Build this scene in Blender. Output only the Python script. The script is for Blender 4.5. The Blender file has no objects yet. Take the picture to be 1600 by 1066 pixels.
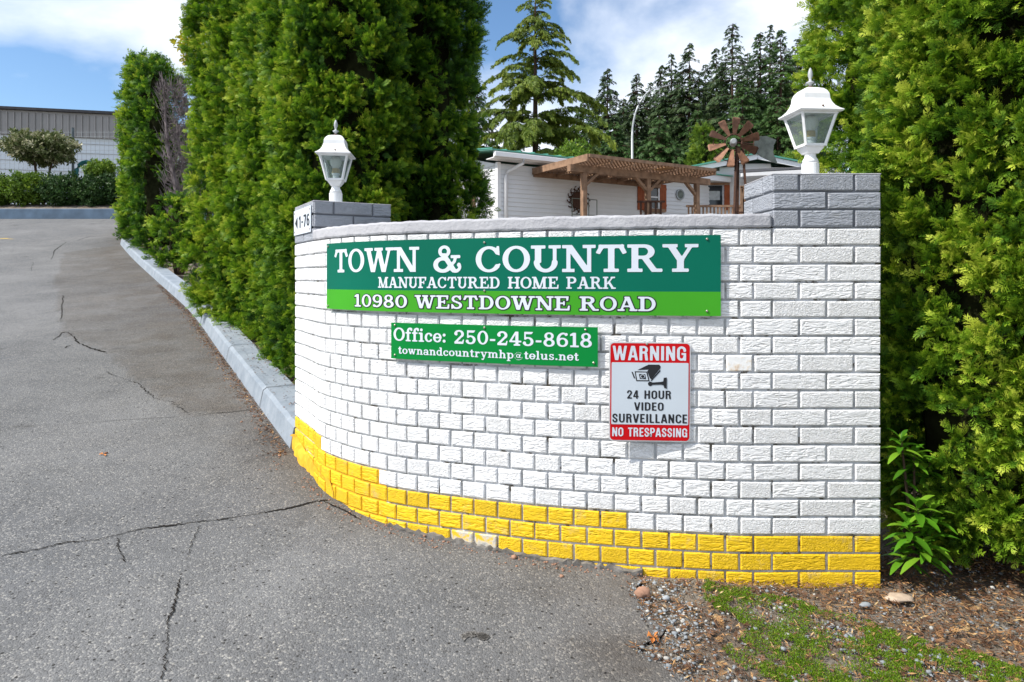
import bpy, math, random
import numpy as np
from mathutils import Vector, Matrix
R = math.radians
rnd = random.Random(7)
rng = np.random.default_rng(11)
sc = bpy.context.scene
COL = sc.collection
E = 1.40                      # eye height; every height below is authored relative to the eye and lifted by E
F = 1045.0; HY = 436.0        # focal length and horizon of the photograph (pixels of 1600)

# ------------------------------------------------------------------ camera, sky, sun, exposure
cam = bpy.data.cameras.new('camera'); cam.lens = 36 * F / 1600; cam.sensor_width = 36
cam.shift_y = -(533 - HY) / 1600; cam.clip_start = 0.05; cam.clip_end = 1500
camo = bpy.data.objects.new('camera', cam); COL.objects.link(camo)
camo.location = (0, 0, E); camo.rotation_euler = (R(90), 0, 0)
sc.camera = camo

SUN_EL, SUN_DIR = 48.0, (-0.942, -0.335)
sun = bpy.data.lights.new('sun', 'SUN'); sun.energy = 4.6; sun.angle = R(0.55); sun.color = (1.0, 0.955, 0.88)
suno = bpy.data.objects.new('sun', sun); COL.objects.link(suno)
_h = math.hypot(*SUN_DIR); _ce = math.cos(R(SUN_EL))
sd = Vector((SUN_DIR[0] / _h * _ce, SUN_DIR[1] / _h * _ce, math.sin(R(SUN_EL))))
suno.rotation_euler = sd.to_track_quat('Z', 'Y').to_euler(); suno.location = (-6, -3, 9)

w = bpy.data.worlds.new("World"); sc.world = w; w.use_nodes = True
wn, wl = w.node_tree.nodes, w.node_tree.links
bg = wn['Background']; bg.inputs['Strength'].default_value = 0.15
sky = wn.new('ShaderNodeTexSky'); sky.sky_type = 'NISHITA'; sky.sun_disc = False
sky.sun_elevation = R(SUN_EL); sky.sun_rotation = math.atan2(SUN_DIR[0], SUN_DIR[1]) % (2 * math.pi)
sky.air_density = 1.0; sky.dust_density = 0.4; sky.ozone_density = 2.5
tc = wn.new('ShaderNodeTexCoord')
mp = wn.new('ShaderNodeMapping'); mp.inputs['Scale'].default_value = (1.0, 1.0, 1.9); mp.inputs['Location'].default_value = (8.8, 5.2, 0.7)
nz = wn.new('ShaderNodeTexNoise'); nz.inputs['Scale'].default_value = 2.1; nz.inputs['Detail'].default_value = 7; nz.inputs['Roughness'].default_value = 0.52; nz.inputs['Distortion'].default_value = 0.25
cr = wn.new('ShaderNodeValToRGB'); cr.color_ramp.elements[0].position = 0.38; cr.color_ramp.elements[1].position = 0.60
hs = wn.new('ShaderNodeHueSaturation'); hs.inputs['Saturation'].default_value = 1.12; hs.inputs['Value'].default_value = 0.92
mx = wn.new('ShaderNodeMixRGB'); mx.inputs['Color2'].default_value = (6.3, 6.6, 7.1, 1)
wl.new(tc.outputs['Generated'], mp.inputs['Vector']); wl.new(mp.outputs['Vector'], nz.inputs['Vector'])
wl.new(nz.outputs['Fac'], cr.inputs['Fac']); wl.new(sky.outputs['Color'], hs.inputs['Color'])
wl.new(hs.outputs['Color'], mx.inputs['Color1']); wl.new(cr.outputs['Color'], mx.inputs['Fac'])
wl.new(mx.outputs['Color'], bg.inputs['Color'])
sc.view_settings.view_transform = 'Standard'; sc.view_settings.look = 'None'
sc.view_settings.exposure = 0.38; sc.view_settings.gamma = 1; sc.view_settings.use_curve_mapping = False
try:
    sc.cycles.max_bounces = 6; sc.cycles.transparent_max_bounces = 8
    sc.cycles.use_denoising = True
except Exception: pass

# ------------------------------------------------------------------ materials
class NT:
    def __init__(s, name, rough=0.8, spec=0.3, metal=0.0):
        s.m = bpy.data.materials.new(name); s.m.use_nodes = True
        s.n, s.l = s.m.node_tree.nodes, s.m.node_tree.links
        s.b = s.n['Principled BSDF']; s.b.inputs['Roughness'].default_value = rough
        s.b.inputs['Specular IOR Level'].default_value = spec; s.b.inputs['Metallic'].default_value = metal
        s.tc = s.n.new('ShaderNodeTexCoord')
    def noise(s, scale, detail=4, rough=0.55, coord='Object', mul=None, vec=None, dist=0.0):
        t = s.n.new('ShaderNodeTexNoise'); t.inputs['Scale'].default_value = scale; t.inputs['Detail'].default_value = detail
        t.inputs['Roughness'].default_value = rough; t.inputs['Distortion'].default_value = dist
        v = vec or s.tc.outputs[coord]
        if mul:
            mpn = s.n.new('ShaderNodeMapping'); mpn.inputs['Scale'].default_value = mul; s.l.new(v, mpn.inputs['Vector']); v = mpn.outputs['Vector']
        s.l.new(v, t.inputs['Vector']); return t.outputs['Fac']
    def ramp(s, fac, stops):
        r = s.n.new('ShaderNodeValToRGB'); e = r.color_ramp.elements
        while len(e) < len(stops): e.new(0.5)
        for i, (p, c) in enumerate(stops):
            e[i].position = p; e[i].color = (c, c, c, 1) if isinstance(c, (int, float)) else (*c, 1)
        s.l.new(fac, r.inputs['Fac']); return r.outputs['Color']
    def mix(s, fac, a, b, mode='MIX'):
        m = s.n.new('ShaderNodeMixRGB'); m.blend_type = mode
        for k, v in (('Fac', fac), ('Color1', a), ('Color2', b)):
            if isinstance(v, (int, float)): m.inputs[k].default_value = v if k == 'Fac' else (v, v, v, 1)
            elif isinstance(v, tuple): m.inputs[k].default_value = (*v, 1)
            else: s.l.new(v, m.inputs[k])
        return m.outputs['Color']
    def math(s, op, a, b=0.0):
        m = s.n.new('ShaderNodeMath'); m.operation = op
        for i, v in enumerate((a, b)):
            if isinstance(v, (int, float)): m.inputs[i].default_value = v
            else: s.l.new(v, m.inputs[i])
        return m.outputs[0]
    def color(s, c):
        if isinstance(c, tuple): s.b.inputs['Base Color'].default_value = (*c, 1)
        else: s.l.new(c, s.b.inputs['Base Color'])
    def bump(s, h, strength=0.3, dist=0.01):
        b = s.n.new('ShaderNodeBump'); b.inputs['Strength'].default_value = strength; b.inputs['Distance'].default_value = dist
        s.l.new(h, b.inputs['Height']); s.l.new(b.outputs['Normal'], s.b.inputs['Normal'])
    def rough(s, v): s.l.new(v, s.b.inputs['Roughness'])

def simple(name, c, rough=0.7, spec=0.3, metal=0.0, var=0.25, scale=8, bump=0.0, bs=60):
    t = NT(name, rough, spec, metal)
    f = t.noise(scale, 5)
    lo = tuple(x * (1 - var) for x in c); hi = tuple(min(1, x * (1 + var * .7)) for x in c)
    t.color(t.ramp(f, [(0.3, lo), (0.7, hi)]))
    if bump: t.bump(t.noise(bs, 4), bump, 0.004)
    return t.m

def brick_mat(name, c, var, dirt):
    t = NT(name, 0.55, 0.35)
    oi = t.n.new('ShaderNodeObjectInfo')
    off = t.n.new('ShaderNodeVectorMath'); off.operation = 'SCALE'; off.inputs[3].default_value = 37.0
    cmb = t.n.new('ShaderNodeCombineXYZ')
    t.l.new(oi.outputs['Random'], cmb.inputs[0]); t.l.new(oi.outputs['Random'], cmb.inputs[1]); t.l.new(oi.outputs['Random'], cmb.inputs[2])
    t.l.new(cmb.outputs[0], off.inputs[0])
    add = t.n.new('ShaderNodeVectorMath'); add.operation = 'ADD'
    t.l.new(t.tc.outputs['Object'], add.inputs[0]); t.l.new(off.outputs[0], add.inputs[1])
    v = add.outputs[0]
    lin = t.noise(1.0, 3, 0.5, mul=(26, 10, 96), vec=v, dist=0.9)
    wavy = t.noise(1.0, 4, 0.6, mul=(58, 10, 98), vec=v, dist=1.8)
    rr = t.math('MULTIPLY', oi.outputs['Random'], 7.31); rr = t.math('FRACT', rr)
    h = t.mix(t.ramp(rr, [(0.3, 0.0), (0.75, 1.0)]), lin, wavy)
    h2 = t.ramp(h, [(0.36, 0.0), (0.50, 0.75), (0.64, 1.0)])
    t.bump(h2, 0.7, 0.0055)
    g = t.noise(5, 5, 0.6, vec=v)
    base = t.ramp(g, [(0.3, tuple(x * (1 - var) for x in c)), (0.6, c)])
    val = t.n.new('ShaderNodeHueSaturation'); rv = t.math('MULTIPLY_ADD', t.math('FRACT', t.math('MULTIPLY', oi.outputs['Random'], 13.7)), 0.07)
    rv.node.inputs[2].default_value = 0.95
    t.l.new(rv, val.inputs['Value']); t.l.new(base, val.inputs['Color'])
    d = t.noise(70, 3, 0.6, vec=v)
    df = t.ramp(d, [(0.70, 0.0), (0.76, dirt)])
    wcol = t.noise(11, 5, 0.7, vec=v); fin = t.mix(df, val.outputs[0], (0.22, 0.19, 0.15))
    t.color(t.mix(t.ramp(wcol, [(0.57, 0.0), (0.72, 0.45 if c[2] < .1 else 0.18)]), fin, (0.40, 0.37, 0.30)))
    return t.m

def leaf_mat(name, stops, transl=0.3, rough=0.55):
    t = NT(name, rough, 0.25)
    a = t.n.new('ShaderNodeAttribute'); a.attribute_name = 'tint'
    ai = t.n.new('ShaderNodeAttribute'); ai.attribute_type = 'INSTANCER'; ai.attribute_name = 'itint'
    c = t.ramp(t.math('ADD', a.outputs['Fac'], ai.outputs['Fac']), stops); t.color(c)
    tr = t.n.new('ShaderNodeBsdfTranslucent'); t.l.new(c, tr.inputs['Color'])
    ms = t.n.new('ShaderNodeMixShader'); ms.inputs[0].default_value = transl
    t.l.new(t.b.outputs[0], ms.inputs[1]); t.l.new(tr.outputs[0], ms.inputs[2])
    t.l.new(ms.outputs[0], t.n['Material Output'].inputs['Surface'])
    return t.m

M = {}
M['white_brick'] = brick_mat('white_painted_brick', (0.83, 0.83, 0.83), 0.05, 0.35)
M['yellow_brick'] = brick_mat('yellow_painted_brick', (0.86, 0.55, 0.012), 0.07, 0.45)
M['grey_brick'] = brick_mat('grey_painted_brick', (0.345, 0.365, 0.405), 0.10, 0.25)
def scuffed():
    t = NT('scuffed_white_brick', 0.8, 0.2); f = t.noise(30, 5, 0.6)
    t.color(t.ramp(f, [(0.50, (0.8, 0.8, 0.79)), (0.60, (0.74, 0.66, 0.56)), (0.74, (0.5, 0.3, 0.17))])); t.bump(f, 0.6, 0.004); return t.m
M['scuffed'] = scuffed()
def base_brick():
    t = NT('worn_yellow_brick', 0.8, 0.2); f = t.noise(22, 5, 0.6)
    t.color(t.ramp(f, [(0.42, (0.8, 0.5, 0.03)), (0.5, (0.6, 0.55, 0.45)), (0.62, (0.36, 0.35, 0.33))])); t.bump(f, 0.6, 0.005); return t.m
M['worn_yellow'] = base_brick()
def mortar():
    t = NT('painted_mortar', 0.9, 0.15)
    f = t.noise(9, 6, 0.65); g = t.noise(160, 3)
    c = t.ramp(f, [(0.36, (0.22, 0.22, 0.21)), (0.5, (0.42, 0.43, 0.44)), (0.66, (0.60, 0.61, 0.63))])
    d = t.noise(14, 5, 0.7, mul=(1, 1, 1.0)); t.color(t.mix(t.ramp(d, [(0.565, 0.0), (0.63, 0.9)]), c, (0.07, 0.055, 0.035)))
    t.bump(g, 0.6, 0.003); return t.m
M['mortar'] = mortar()
M['grey_mortar'] = simple('grey_painted_mortar', (0.17, 0.18, 0.20), 0.9, 0.2, bump=0.5, bs=150)
def cap_mat():
    t = NT('grey_painted_coping', 0.75, 0.25)
    f = t.noise(7, 6, 0.6); g = t.noise(60, 4, 0.6)
    c = t.ramp(f, [(0.3, (0.36, 0.36, 0.385)), (0.7, (0.49, 0.49, 0.51))])
    s = t.noise(45, 5, 0.7); t.color(t.mix(t.ramp(s, [(0.66, 0.0), (0.72, 0.55)]), c, (0.12, 0.12, 0.10)))
    t.bump(g, 0.7, 0.006); return t.m
M['cap'] = cap_mat()

def asphalt():
    t = NT('worn_asphalt', 0.9, 0.25)
    vor = t.n.new('ShaderNodeTexVoronoi'); vor.inputs['Scale'].default_value = 165; t.l.new(t.tc.outputs['Object'], vor.inputs['Vector'])
    vb = t.n.new('ShaderNodeTexVoronoi'); vb.inputs['Scale'].default_value = 78; t.l.new(t.tc.outputs['Object'], vb.inputs['Vector'])
    big = t.noise(0.55, 5, 0.6); mid = t.noise(3.2, 6, 0.65); fine = t.noise(240, 2, 0.6)
    c = t.ramp(big, [(0.30, (0.110, 0.114, 0.122)), (0.5, (0.142, 0.144, 0.147)), (0.68, (0.185, 0.186, 0.188))])
    c = t.mix(0.55, c, t.ramp(mid, [(0.3, 0.36), (0.5, 0.5), (0.72, 0.62)]), 'OVERLAY')
    sepv = t.n.new('ShaderNodeSeparateColor'); t.l.new(vor.outputs['Color'], sepv.inputs[0])
    c = t.mix(t.ramp(sepv.outputs[0], [(0.0, 0.55), (0.25, 0.0)]), c, (0.05, 0.048, 0.046))
    c = t.mix(t.ramp(sepv.outputs[1], [(0.80, 0.0), (0.93, 0.6)]), c, (0.36, 0.35, 0.33))
    sepb = t.n.new('ShaderNodeSeparateColor'); t.l.new(vb.outputs['Color'], sepb.inputs[0])
    sp = t.math('MULTIPLY', t.ramp(sepb.outputs[0], [(0.93, 0.0), (0.965, 1.0)]), t.ramp(vb.outputs['Distance'], [(0.25, 1.0), (0.45, 0.0)]))
    c = t.mix(t.math('MULTIPLY', sp, t.ramp(t.noise(1.3, 4, 0.6), [(0.35, 0.25), (0.65, 0.85)])), c, (0.42, 0.40, 0.36))
    dk = t.math('MULTIPLY', t.ramp(sepb.outputs[1], [(0.95, 0.0), (0.97, 1.0)]), t.ramp(vb.outputs['Distance'], [(0.3, 1.0), (0.5, 0.0)]))
    c = t.mix(t.math('MULTIPLY', dk, 0.9), c, (0.02, 0.019, 0.018))
    aw = t.n.new('ShaderNodeAttribute'); aw.attribute_name = 'wear'
    wv = t.math('MULTIPLY', aw.outputs['Fac'], t.ramp(t.noise(2.6, 6, 0.7), [(0.3, 0.45), (0.6, 1.0)]))
    c = t.mix(wv, c, t.mix(1.0, c, (0.64, 0.57, 0.50), 'MULTIPLY'))
    st = t.noise(1.9, 4, 0.6); c = t.mix(t.ramp(st, [(0.64, 0.0), (0.70, 0.45)]), c, (0.062, 0.060, 0.058))
    t.color(c)
    h = t.math('ADD', t.math('MULTIPLY', vor.outputs['Distance'], -1.0), t.math('MULTIPLY', fine, 0.5))
    t.bump(h, 0.55, 0.006); return t.m
M['asphalt'] = asphalt()
def soil():
    t = NT('soil_and_gravel', 0.95, 0.1)
    f = t.noise(5, 6, 0.7); g = t.noise(90, 4, 0.7)
    c = t.ramp(f, [(0.34, (0.13, 0.10, 0.08)), (0.5, (0.20, 0.165, 0.13)), (0.66, (0.25, 0.235, 0.21))])
    t.color(t.mix(0.8, c, t.ramp(g, [(0.35, 0.28), (0.65, 0.68)]), 'OVERLAY')); t.bump(g, 0.9, 0.012); return t.m
M['soil'] = soil()
def kerbm():
    t = NT('weathered_kerb_paint', 0.8, 0.2)
    f = t.noise(6, 6, 0.65); g = t.noise(40, 5, 0.7)
    c = t.ramp(f, [(0.3, (0.20, 0.235, 0.275)), (0.7, (0.31, 0.345, 0.385))])
    t.color(t.mix(t.ramp(g, [(0.62, 0.0), (0.7, 0.7)]), c, (0.17, 0.15, 0.13))); t.bump(g, 0.5, 0.006); return t.m
M['kerb'] = kerbm()
M['blue_kerb'] = simple('blue_grey_kerb_paint', (0.095, 0.145, 0.21), 0.75, var=0.25, scale=3, bump=0.3)
M['crack'] = simple('crack_void', (0.022, 0.020, 0.018), 1.0, 0.0)
M['lamp_white'] = simple('white_lamp_enamel', (0.78, 0.79, 0.79), 0.38, 0.45, var=0.10, scale=22)
M['rust_spot'] = simple('rusty_screw', (0.10, 0.045, 0.02), 0.7, 0.3)
M['finial'] = simple('weathered_finial', (0.42, 0.44, 0.46), 0.45, 0.5, var=0.2, scale=40)
def glass():
    t = NT('lamp_glass', 0.08, 0.5); t.color((0.5, 0.55, 0.56)); t.b.inputs['Alpha'].default_value = 1
    tr = t.n.new('ShaderNodeBsdfTransparent'); tr.inputs['Color'].default_value = (0.83, 0.87, 0.87, 1)
    ms = t.n.new('ShaderNodeMixShader'); ms.inputs[0].default_value = 0.13
    t.l.new(tr.outputs[0], ms.inputs[1]); t.l.new(t.b.outputs[0], ms.inputs[2]); t.l.new(ms.outputs[0], t.n['Material Output'].inputs['Surface'])
    return t.m
M['glass'] = glass()
M['bulb'] = simple('frosted_bulb', (0.82, 0.80, 0.72), 0.35, 0.5, var=0.03)
M['socket'] = simple('yellowed_socket', (0.62, 0.44, 0.16), 0.5, 0.4)
M['sign_green'] = simple('sign_dark_green', (0.001, 0.125, 0.078), 0.5, 0.10, var=0.10, scale=1.5)
M['sign_lime'] = simple('sign_light_green', (0.05, 0.31, 0.018), 0.5, 0.12, var=0.12, scale=1.5)
M['sign_mid'] = simple('sign_office_green', (0.001, 0.20, 0.036), 0.5, 0.12, var=0.06, scale=1.5)
M['sign_red'] = simple('sign_red', (0.55, 0.005, 0.009), 0.5, 0.12, var=0.05)
M['sign_white'] = simple('sign_white_print', (0.62, 0.67, 0.74), 0.45, 0.2, var=0.03)
M['sign_panel'] = simple('sign_white_aluminium', (0.56, 0.62, 0.68), 0.4, 0.45, var=0.03)
M['sign_back'] = simple('sign_edge_aluminium', (0.6, 0.61, 0.62), 0.4, 0.5)
M['sign_black'] = simple('sign_black_print', (0.012, 0.014, 0.018), 0.4, 0.4)
M['screw'] = simple('steel_screw', (0.35, 0.33, 0.28), 0.35, 0.5, 0.8)
M['siding'] = simple('white_vinyl_siding', (0.72, 0.725, 0.73), 0.55, 0.3, var=0.05, scale=1.2)
M['trim'] = simple('white_trim', (0.80, 0.80, 0.80), 0.5, 0.3, var=0.03)
M['green_roof'] = simple('green_metal_roof', (0.08, 0.30, 0.22), 0.4, 0.5, var=0.12, scale=2)
M['cedar'] = simple('stained_cedar', (0.275, 0.170, 0.108), 0.75, 0.2, var=0.4, scale=6, bump=0.3)
M['cedar_light'] = simple('new_cedar_board', (0.42, 0.25, 0.13), 0.7, 0.2, var=0.15)
M['shutter'] = simple('orange_brown_shutter', (0.32, 0.085, 0.03), 0.65, 0.25, var=0.2)
M['dark'] = simple('dark_window', (0.02, 0.025, 0.03), 0.12, 0.6, var=0.2)
M['curtain'] = simple('pale_curtain', (0.45, 0.48, 0.48), 0.8, 0.2, var=0.2, scale=10)
M['shingle'] = simple('dark_roof_felt', (0.06, 0.06, 0.065), 0.9, 0.15)
M['rust'] = simple('rusty_sheet_steel', (0.23, 0.115, 0.07), 0.65, 0.35, 0.25, var=0.5, scale=14, bump=0.3, bs=50)
M['rust_dark'] = simple('dark_rusty_steel', (0.075, 0.035, 0.022), 0.7, 0.3, 0.2, var=0.4, scale=20)
M['vane'] = simple('weathered_zinc_vane', (0.16, 0.18, 0.155), 0.6, 0.3, 0.1, var=0.45, scale=9)
M['galv'] = simple('galvanised_steel', (0.36, 0.38, 0.39), 0.5, 0.4, 0.4, var=0.1)
M['block'] = simple('pale_block_wall', (0.62, 0.68, 0.73), 0.8, 0.2, var=0.08, scale=0.5)
M['metal_clad'] = simple('grey_metal_cladding', (0.30, 0.29, 0.28), 0.6, 0.3, 0.2, var=0.12, scale=0.8)
M['wire'] = simple('fence_wire', (0.10, 0.12, 0.13), 0.5, 0.4, 0.5)
M['teal'] = simple('teal_plastic', (0.02, 0.14, 0.14), 0.5, 0.4)
M['bark'] = simple('brown_bark', (0.075, 0.05, 0.036), 0.95, 0.1, var=0.4, scale=14, bump=0.7, bs=35)
M['dead_bark'] = simple('grey_dead_wood', (0.20, 0.17, 0.17), 0.95, 0.1, var=0.5, scale=10)
M['core'] = simple('dark_hedge_core', (0.020, 0.022, 0.010), 1.0, 0.0, var=0.5, scale=14)  # dark core added inside the hedges to stop light coming through
M['yellow_lump'] = simple('yellow_painted_concrete', (0.80, 0.44, 0.035), 0.8, 0.2, var=0.28, scale=12, bump=0.9, bs=28)
M['footing'] = simple('rough_concrete_footing', (0.17, 0.16, 0.148), 0.95, 0.1, var=0.5, scale=18, bump=0.9, bs=50)
M['stone'] = simple('bluish_gravel', (0.24, 0.26, 0.275), 0.85, 0.2, var=0.45, scale=3)
M['stone_pale'] = simple('pale_gravel', (0.42, 0.41, 0.38), 0.85, 0.2, var=0.3, scale=3)
M['rock'] = simple('pinkish_rock', (0.33, 0.19, 0.13), 0.9, 0.15, var=0.35, scale=25, bump=0.8, bs=60)
M['wood_chunk'] = simple('weathered_wood', (0.42, 0.33, 0.25), 0.9, 0.1, var=0.3, scale=15, bump=0.5)
M['dry_leaf'] = simple('orange_dry_leaf', (0.55, 0.20, 0.05), 0.8, 0.2, var=0.3, scale=30)
M['paint_line'] = simple('worn_yellow_line', (0.45, 0.33, 0.10), 0.8, 0.2, var=0.3)
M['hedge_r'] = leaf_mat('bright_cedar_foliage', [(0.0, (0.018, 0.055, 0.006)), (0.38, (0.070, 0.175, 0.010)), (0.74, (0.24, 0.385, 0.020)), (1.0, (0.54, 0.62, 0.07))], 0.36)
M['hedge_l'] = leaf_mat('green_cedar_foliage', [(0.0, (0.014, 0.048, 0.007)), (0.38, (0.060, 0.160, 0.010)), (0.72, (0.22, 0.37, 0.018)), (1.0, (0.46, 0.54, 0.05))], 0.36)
M['fir'] = leaf_mat('fir_needles', [(0.0, (0.016, 0.036, 0.014)), (0.5, (0.042, 0.078, 0.026)), (1.0, (0.09, 0.135, 0.04))], 0.12)
M['fir2'] = leaf_mat('green_fir_needles', [(0.0, (0.018, 0.046, 0.012)), (0.5, (0.045, 0.10, 0.022)), (1.0, (0.09, 0.165, 0.035))], 0.15)
M['deodar'] = leaf_mat('deodar_needles', [(0.0, (0.025, 0.055, 0.012)), (0.45, (0.11, 0.17, 0.020)), (1.0, (0.28, 0.33, 0.04))], 0.3)
M['shrub'] = leaf_mat('shrub_leaves', [(0.0, (0.018, 0.045, 0.012)), (0.6, (0.05, 0.11, 0.025)), (1.0, (0.16, 0.22, 0.06))], 0.2)
M['lime'] = leaf_mat('lime_leaves', [(0.0, (0.05, 0.10, 0.012)), (0.6, (0.15, 0.25, 0.025)), (1.0, (0.3, 0.38, 0.04))], 0.3)
M['gold'] = leaf_mat('golden_leaves', [(0.0, (0.16, 0.17, 0.01)), (0.6, (0.42, 0.38, 0.02)), (1.0, (0.6, 0.5, 0.04))], 0.35)
M['blossom'] = leaf_mat('cream_blossom', [(0.0, (0.04, 0.065, 0.015)), (0.45, (0.13, 0.16, 0.05)), (0.7, (0.36, 0.34, 0.20)), (1.0, (0.62, 0.58, 0.42))], 0.2)
M['laurel'] = leaf_mat('glossy_laurel_leaf', [(0.0, (0.03, 0.09, 0.008)), (0.6, (0.08, 0.23, 0.012)), (1.0, (0.22, 0.38, 0.03))], 0.28, 0.25)
M['grass'] = leaf_mat('short_grass', [(0.0, (0.06, 0.12, 0.006)), (0.55, (0.15, 0.28, 0.010)), (1.0, (0.34, 0.38, 0.05))], 0.35)
M['litter'] = leaf_mat('cedar_litter', [(0.0, (0.06, 0.028, 0.015)), (0.45, (0.19, 0.095, 0.05)), (0.75, (0.42, 0.24, 0.10)), (1.0, (0.62, 0.47, 0.24))], 0.05, 0.9)

# ------------------------------------------------------------------ object helpers
ROOTS = {}
def tag(o, label=None, cat=None, group=None, kind=None):
    if label: o['label'] = label
    if cat: o['category'] = cat
    if group: o['group'] = group
    if kind: o['kind'] = kind
    return o
def thing(name, loc, label, cat, group=None, rz=0.0):
    o = bpy.data.objects.new(name, None); COL.objects.link(o); o.empty_display_size = 0.1
    o.location = (loc[0], loc[1], loc[2] + E); o.rotation_euler = (0, 0, rz)
    o['_rz'] = 0; del o['_rz']
    ROOTS[o.name] = Matrix.Translation(Vector(o.location)) @ Matrix.Rotation(rz, 4, 'Z')
    return tag(o, label, cat, group)

class MB:
    """collects geometry; build() links it as one mesh object"""
    def __init__(s): s.v = []; s.f = []
    def add(s, vs, fs):
        n = len(s.v); s.v += [tuple(p) for p in vs]; s.f += [tuple(i + n for i in f) for f in fs]
    def box(s, x0, y0, z0, x1, y1, z1):
        s.add([(x0,y0,z0),(x1,y0,z0),(x1,y1,z0),(x0,y1,z0),(x0,y0,z1),(x1,y0,z1),(x1,y1,z1),(x0,y1,z1)],
              [(0,3,2,1),(4,5,6,7),(0,1,5,4),(1,2,6,5),(2,3,7,6),(3,0,4,7)])
    def beam(s, a, b, wx, wz, up=(0,0,1)):
        a, b = Vector(a), Vector(b); d = (b - a).normalized(); u = Vector(up)
        sx = d.cross(u).normalized() * wx / 2; sz = sx.cross(d).normalized() * wz / 2
        vs = [a-sx-sz, a+sx-sz, a+sx+sz, a-sx+sz, b-sx-sz, b+sx-sz, b+sx+sz, b-sx+sz]
        s.add(vs, [(0,3,2,1),(4,5,6,7),(0,1,5,4),(1,2,6,5),(2,3,7,6),(3,0,4,7)])
    def tube(s, pts, rad, n=8, caps=True):
        pts = [Vector(p) for p in pts]; base = len(s.v); N = len(pts)
        for i, p in enumerate(pts):
            d = (pts[min(i+1, N-1)] - pts[max(i-1, 0)]).normalized()
            u = Vector((0,0,1)) if abs(d.z) < 0.9 else Vector((1,0,0))
            a = d.cross(u).normalized(); b = d.cross(a)
            r = rad[i] if isinstance(rad, (list, tuple)) else rad
            for k in range(n):
                t = 2 * math.pi * k / n; s.v.append(tuple(p + a * (r * math.cos(t)) + b * (r * math.sin(t))))
        for i in range(N - 1):
            for k in range(n):
                k2 = (k + 1) % n; s.f.append((base+i*n+k, base+i*n+k2, base+(i+1)*n+k2, base+(i+1)*n+k))
        if caps:
            s.f.append(tuple(base + k for k in range(n))[::-1]); s.f.append(tuple(base + (N-1)*n + k for k in range(n)))
    def lathe(s, prof, n=20, c=(0,0), sq=False, rot=0.0):
        base = len(s.v)
        for r, z in prof:
            for k in range(n):
                t = 2 * math.pi * (k + 0.5) / n + rot
                s.v.append((c[0] + r * math.cos(t), c[1] + r * math.sin(t), z))
        for i in range(len(prof) - 1):
            for k in range(n):
                k2 = (k+1) % n; s.f.append((base+i*n+k, base+i*n+k2, base+(i+1)*n+k2, base+(i+1)*n+k))
        s.f.append(tuple(base + k for k in range(n))[::-1]); s.f.append(tuple(base + (len(prof)-1)*n + k for k in range(n)))
    def build(s, name, mat, parent=None, local=False, smooth=False, bevel=0.0, **kw):
        me = bpy.data.meshes.new(name)
        vs = s.v if local else [(x, y, z + E) for x, y, z in s.v]
        if parent is not None and not local:
            inv = ROOTS[parent.name].inverted(); vs = [tuple(inv @ Vector(p)) for p in vs]
        me.from_pydata(vs, [], s.f); me.update()
        me.materials.append(mat)
        if smooth: me.polygons.foreach_set('use_smooth', [True] * len(me.polygons))
        o = bpy.data.objects.new(name, me); COL.objects.link(o)
        if parent is not None: o.parent = parent
        if bevel:
            b = o.modifiers.new('bevel', 'BEVEL'); b.width = bevel; b.segments = 2; b.limit_method = 'ANGLE'
        if parent is not None: ROOTS[o.name] = ROOTS[parent.name]
        return tag(o, **kw)

def fast_mesh(name, V, Q, mat, parent=None, tint=None, k=4, lift=True, **kw):
    """V (n,3) world coordinates, Q (m,k) faces; numpy path for foliage"""
    V = np.asarray(V, dtype=np.float64).copy()
    if lift: V[:, 2] += E
    if parent is not None:
        inv = np.array(ROOTS[parent.name].inverted()); V = V @ inv[:3, :3].T + inv[:3, 3]
    me = bpy.data.meshes.new(name)
    me.vertices.add(len(V)); me.vertices.foreach_set('co', V.astype(np.float32).ravel())
    m = len(Q); me.loops.add(m * k); me.loops.foreach_set('vertex_index', Q.astype(np.int32).ravel())
    me.polygons.add(m); me.polygons.foreach_set('loop_start', np.arange(0, m * k, k, dtype=np.int32))
    me.update(calc_edges=True)
    if tint is not None:
        a = me.attributes.new('tint', 'FLOAT', 'POINT'); a.data.foreach_set('value', np.clip(tint, 0, 1).astype(np.float32))
    me.materials.append(mat)
    o = bpy.data.objects.new(name, me); COL.objects.link(o)
    if parent is not None: o.parent = parent
    return tag(o, **kw)

# ------------------------------------------------------------------ the ground's shape
KP = [(3.3, -1.16), (3.7, -1.236), (4.6, -1.765), (5.95, -2.58), (8.1, -3.91), (10.5, -5.6), (14.8, -8.67), (16.6, -9.6), (19.0, -10.2)]
def lerp_tab(tab, y):
    if y <= tab[0][0]: return tab[0][1]
    for (a, p), (b, q) in zip(tab, tab[1:]):
        if y <= b: return p + (q - p) * (y - a) / (b - a)
    return tab[-1][1]
def xk(y): return lerp_tab(KP, y)
def G(x, y):
    lin = -1.378 - 0.0264 * max(-1.3, min(1.5, x)) + 0.108 * min(y, 19.3) + 0.004 * max(0, min(y, 19.3) - 3.5) ** 2
    flat = -1.378 - 0.0264 * max(-1.3, min(1.5, x)) + 0.108 * min(y, 9.0) + 0.03 * max(0, y - 9) * (y < 60) + 0.03 * 51 * (y >= 60)
    t = (x - (xk(y) + 1.0)) / 3.0; t = max(0, min(1, t)); t = t * t * (3 - 2 * t)
    return lin * (1 - t) + flat * t
def gp(px, py):
    """pixel of the photograph -> ground point"""
    rx, rz = (px - 800) / F, -(py - HY) / F
    lo, hi = 0.8, 40.0
    y = lo
    while y < hi and rz * y > G(rx * y, y): y += 0.01
    return rx * y, y, G(rx * y, y)

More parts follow.
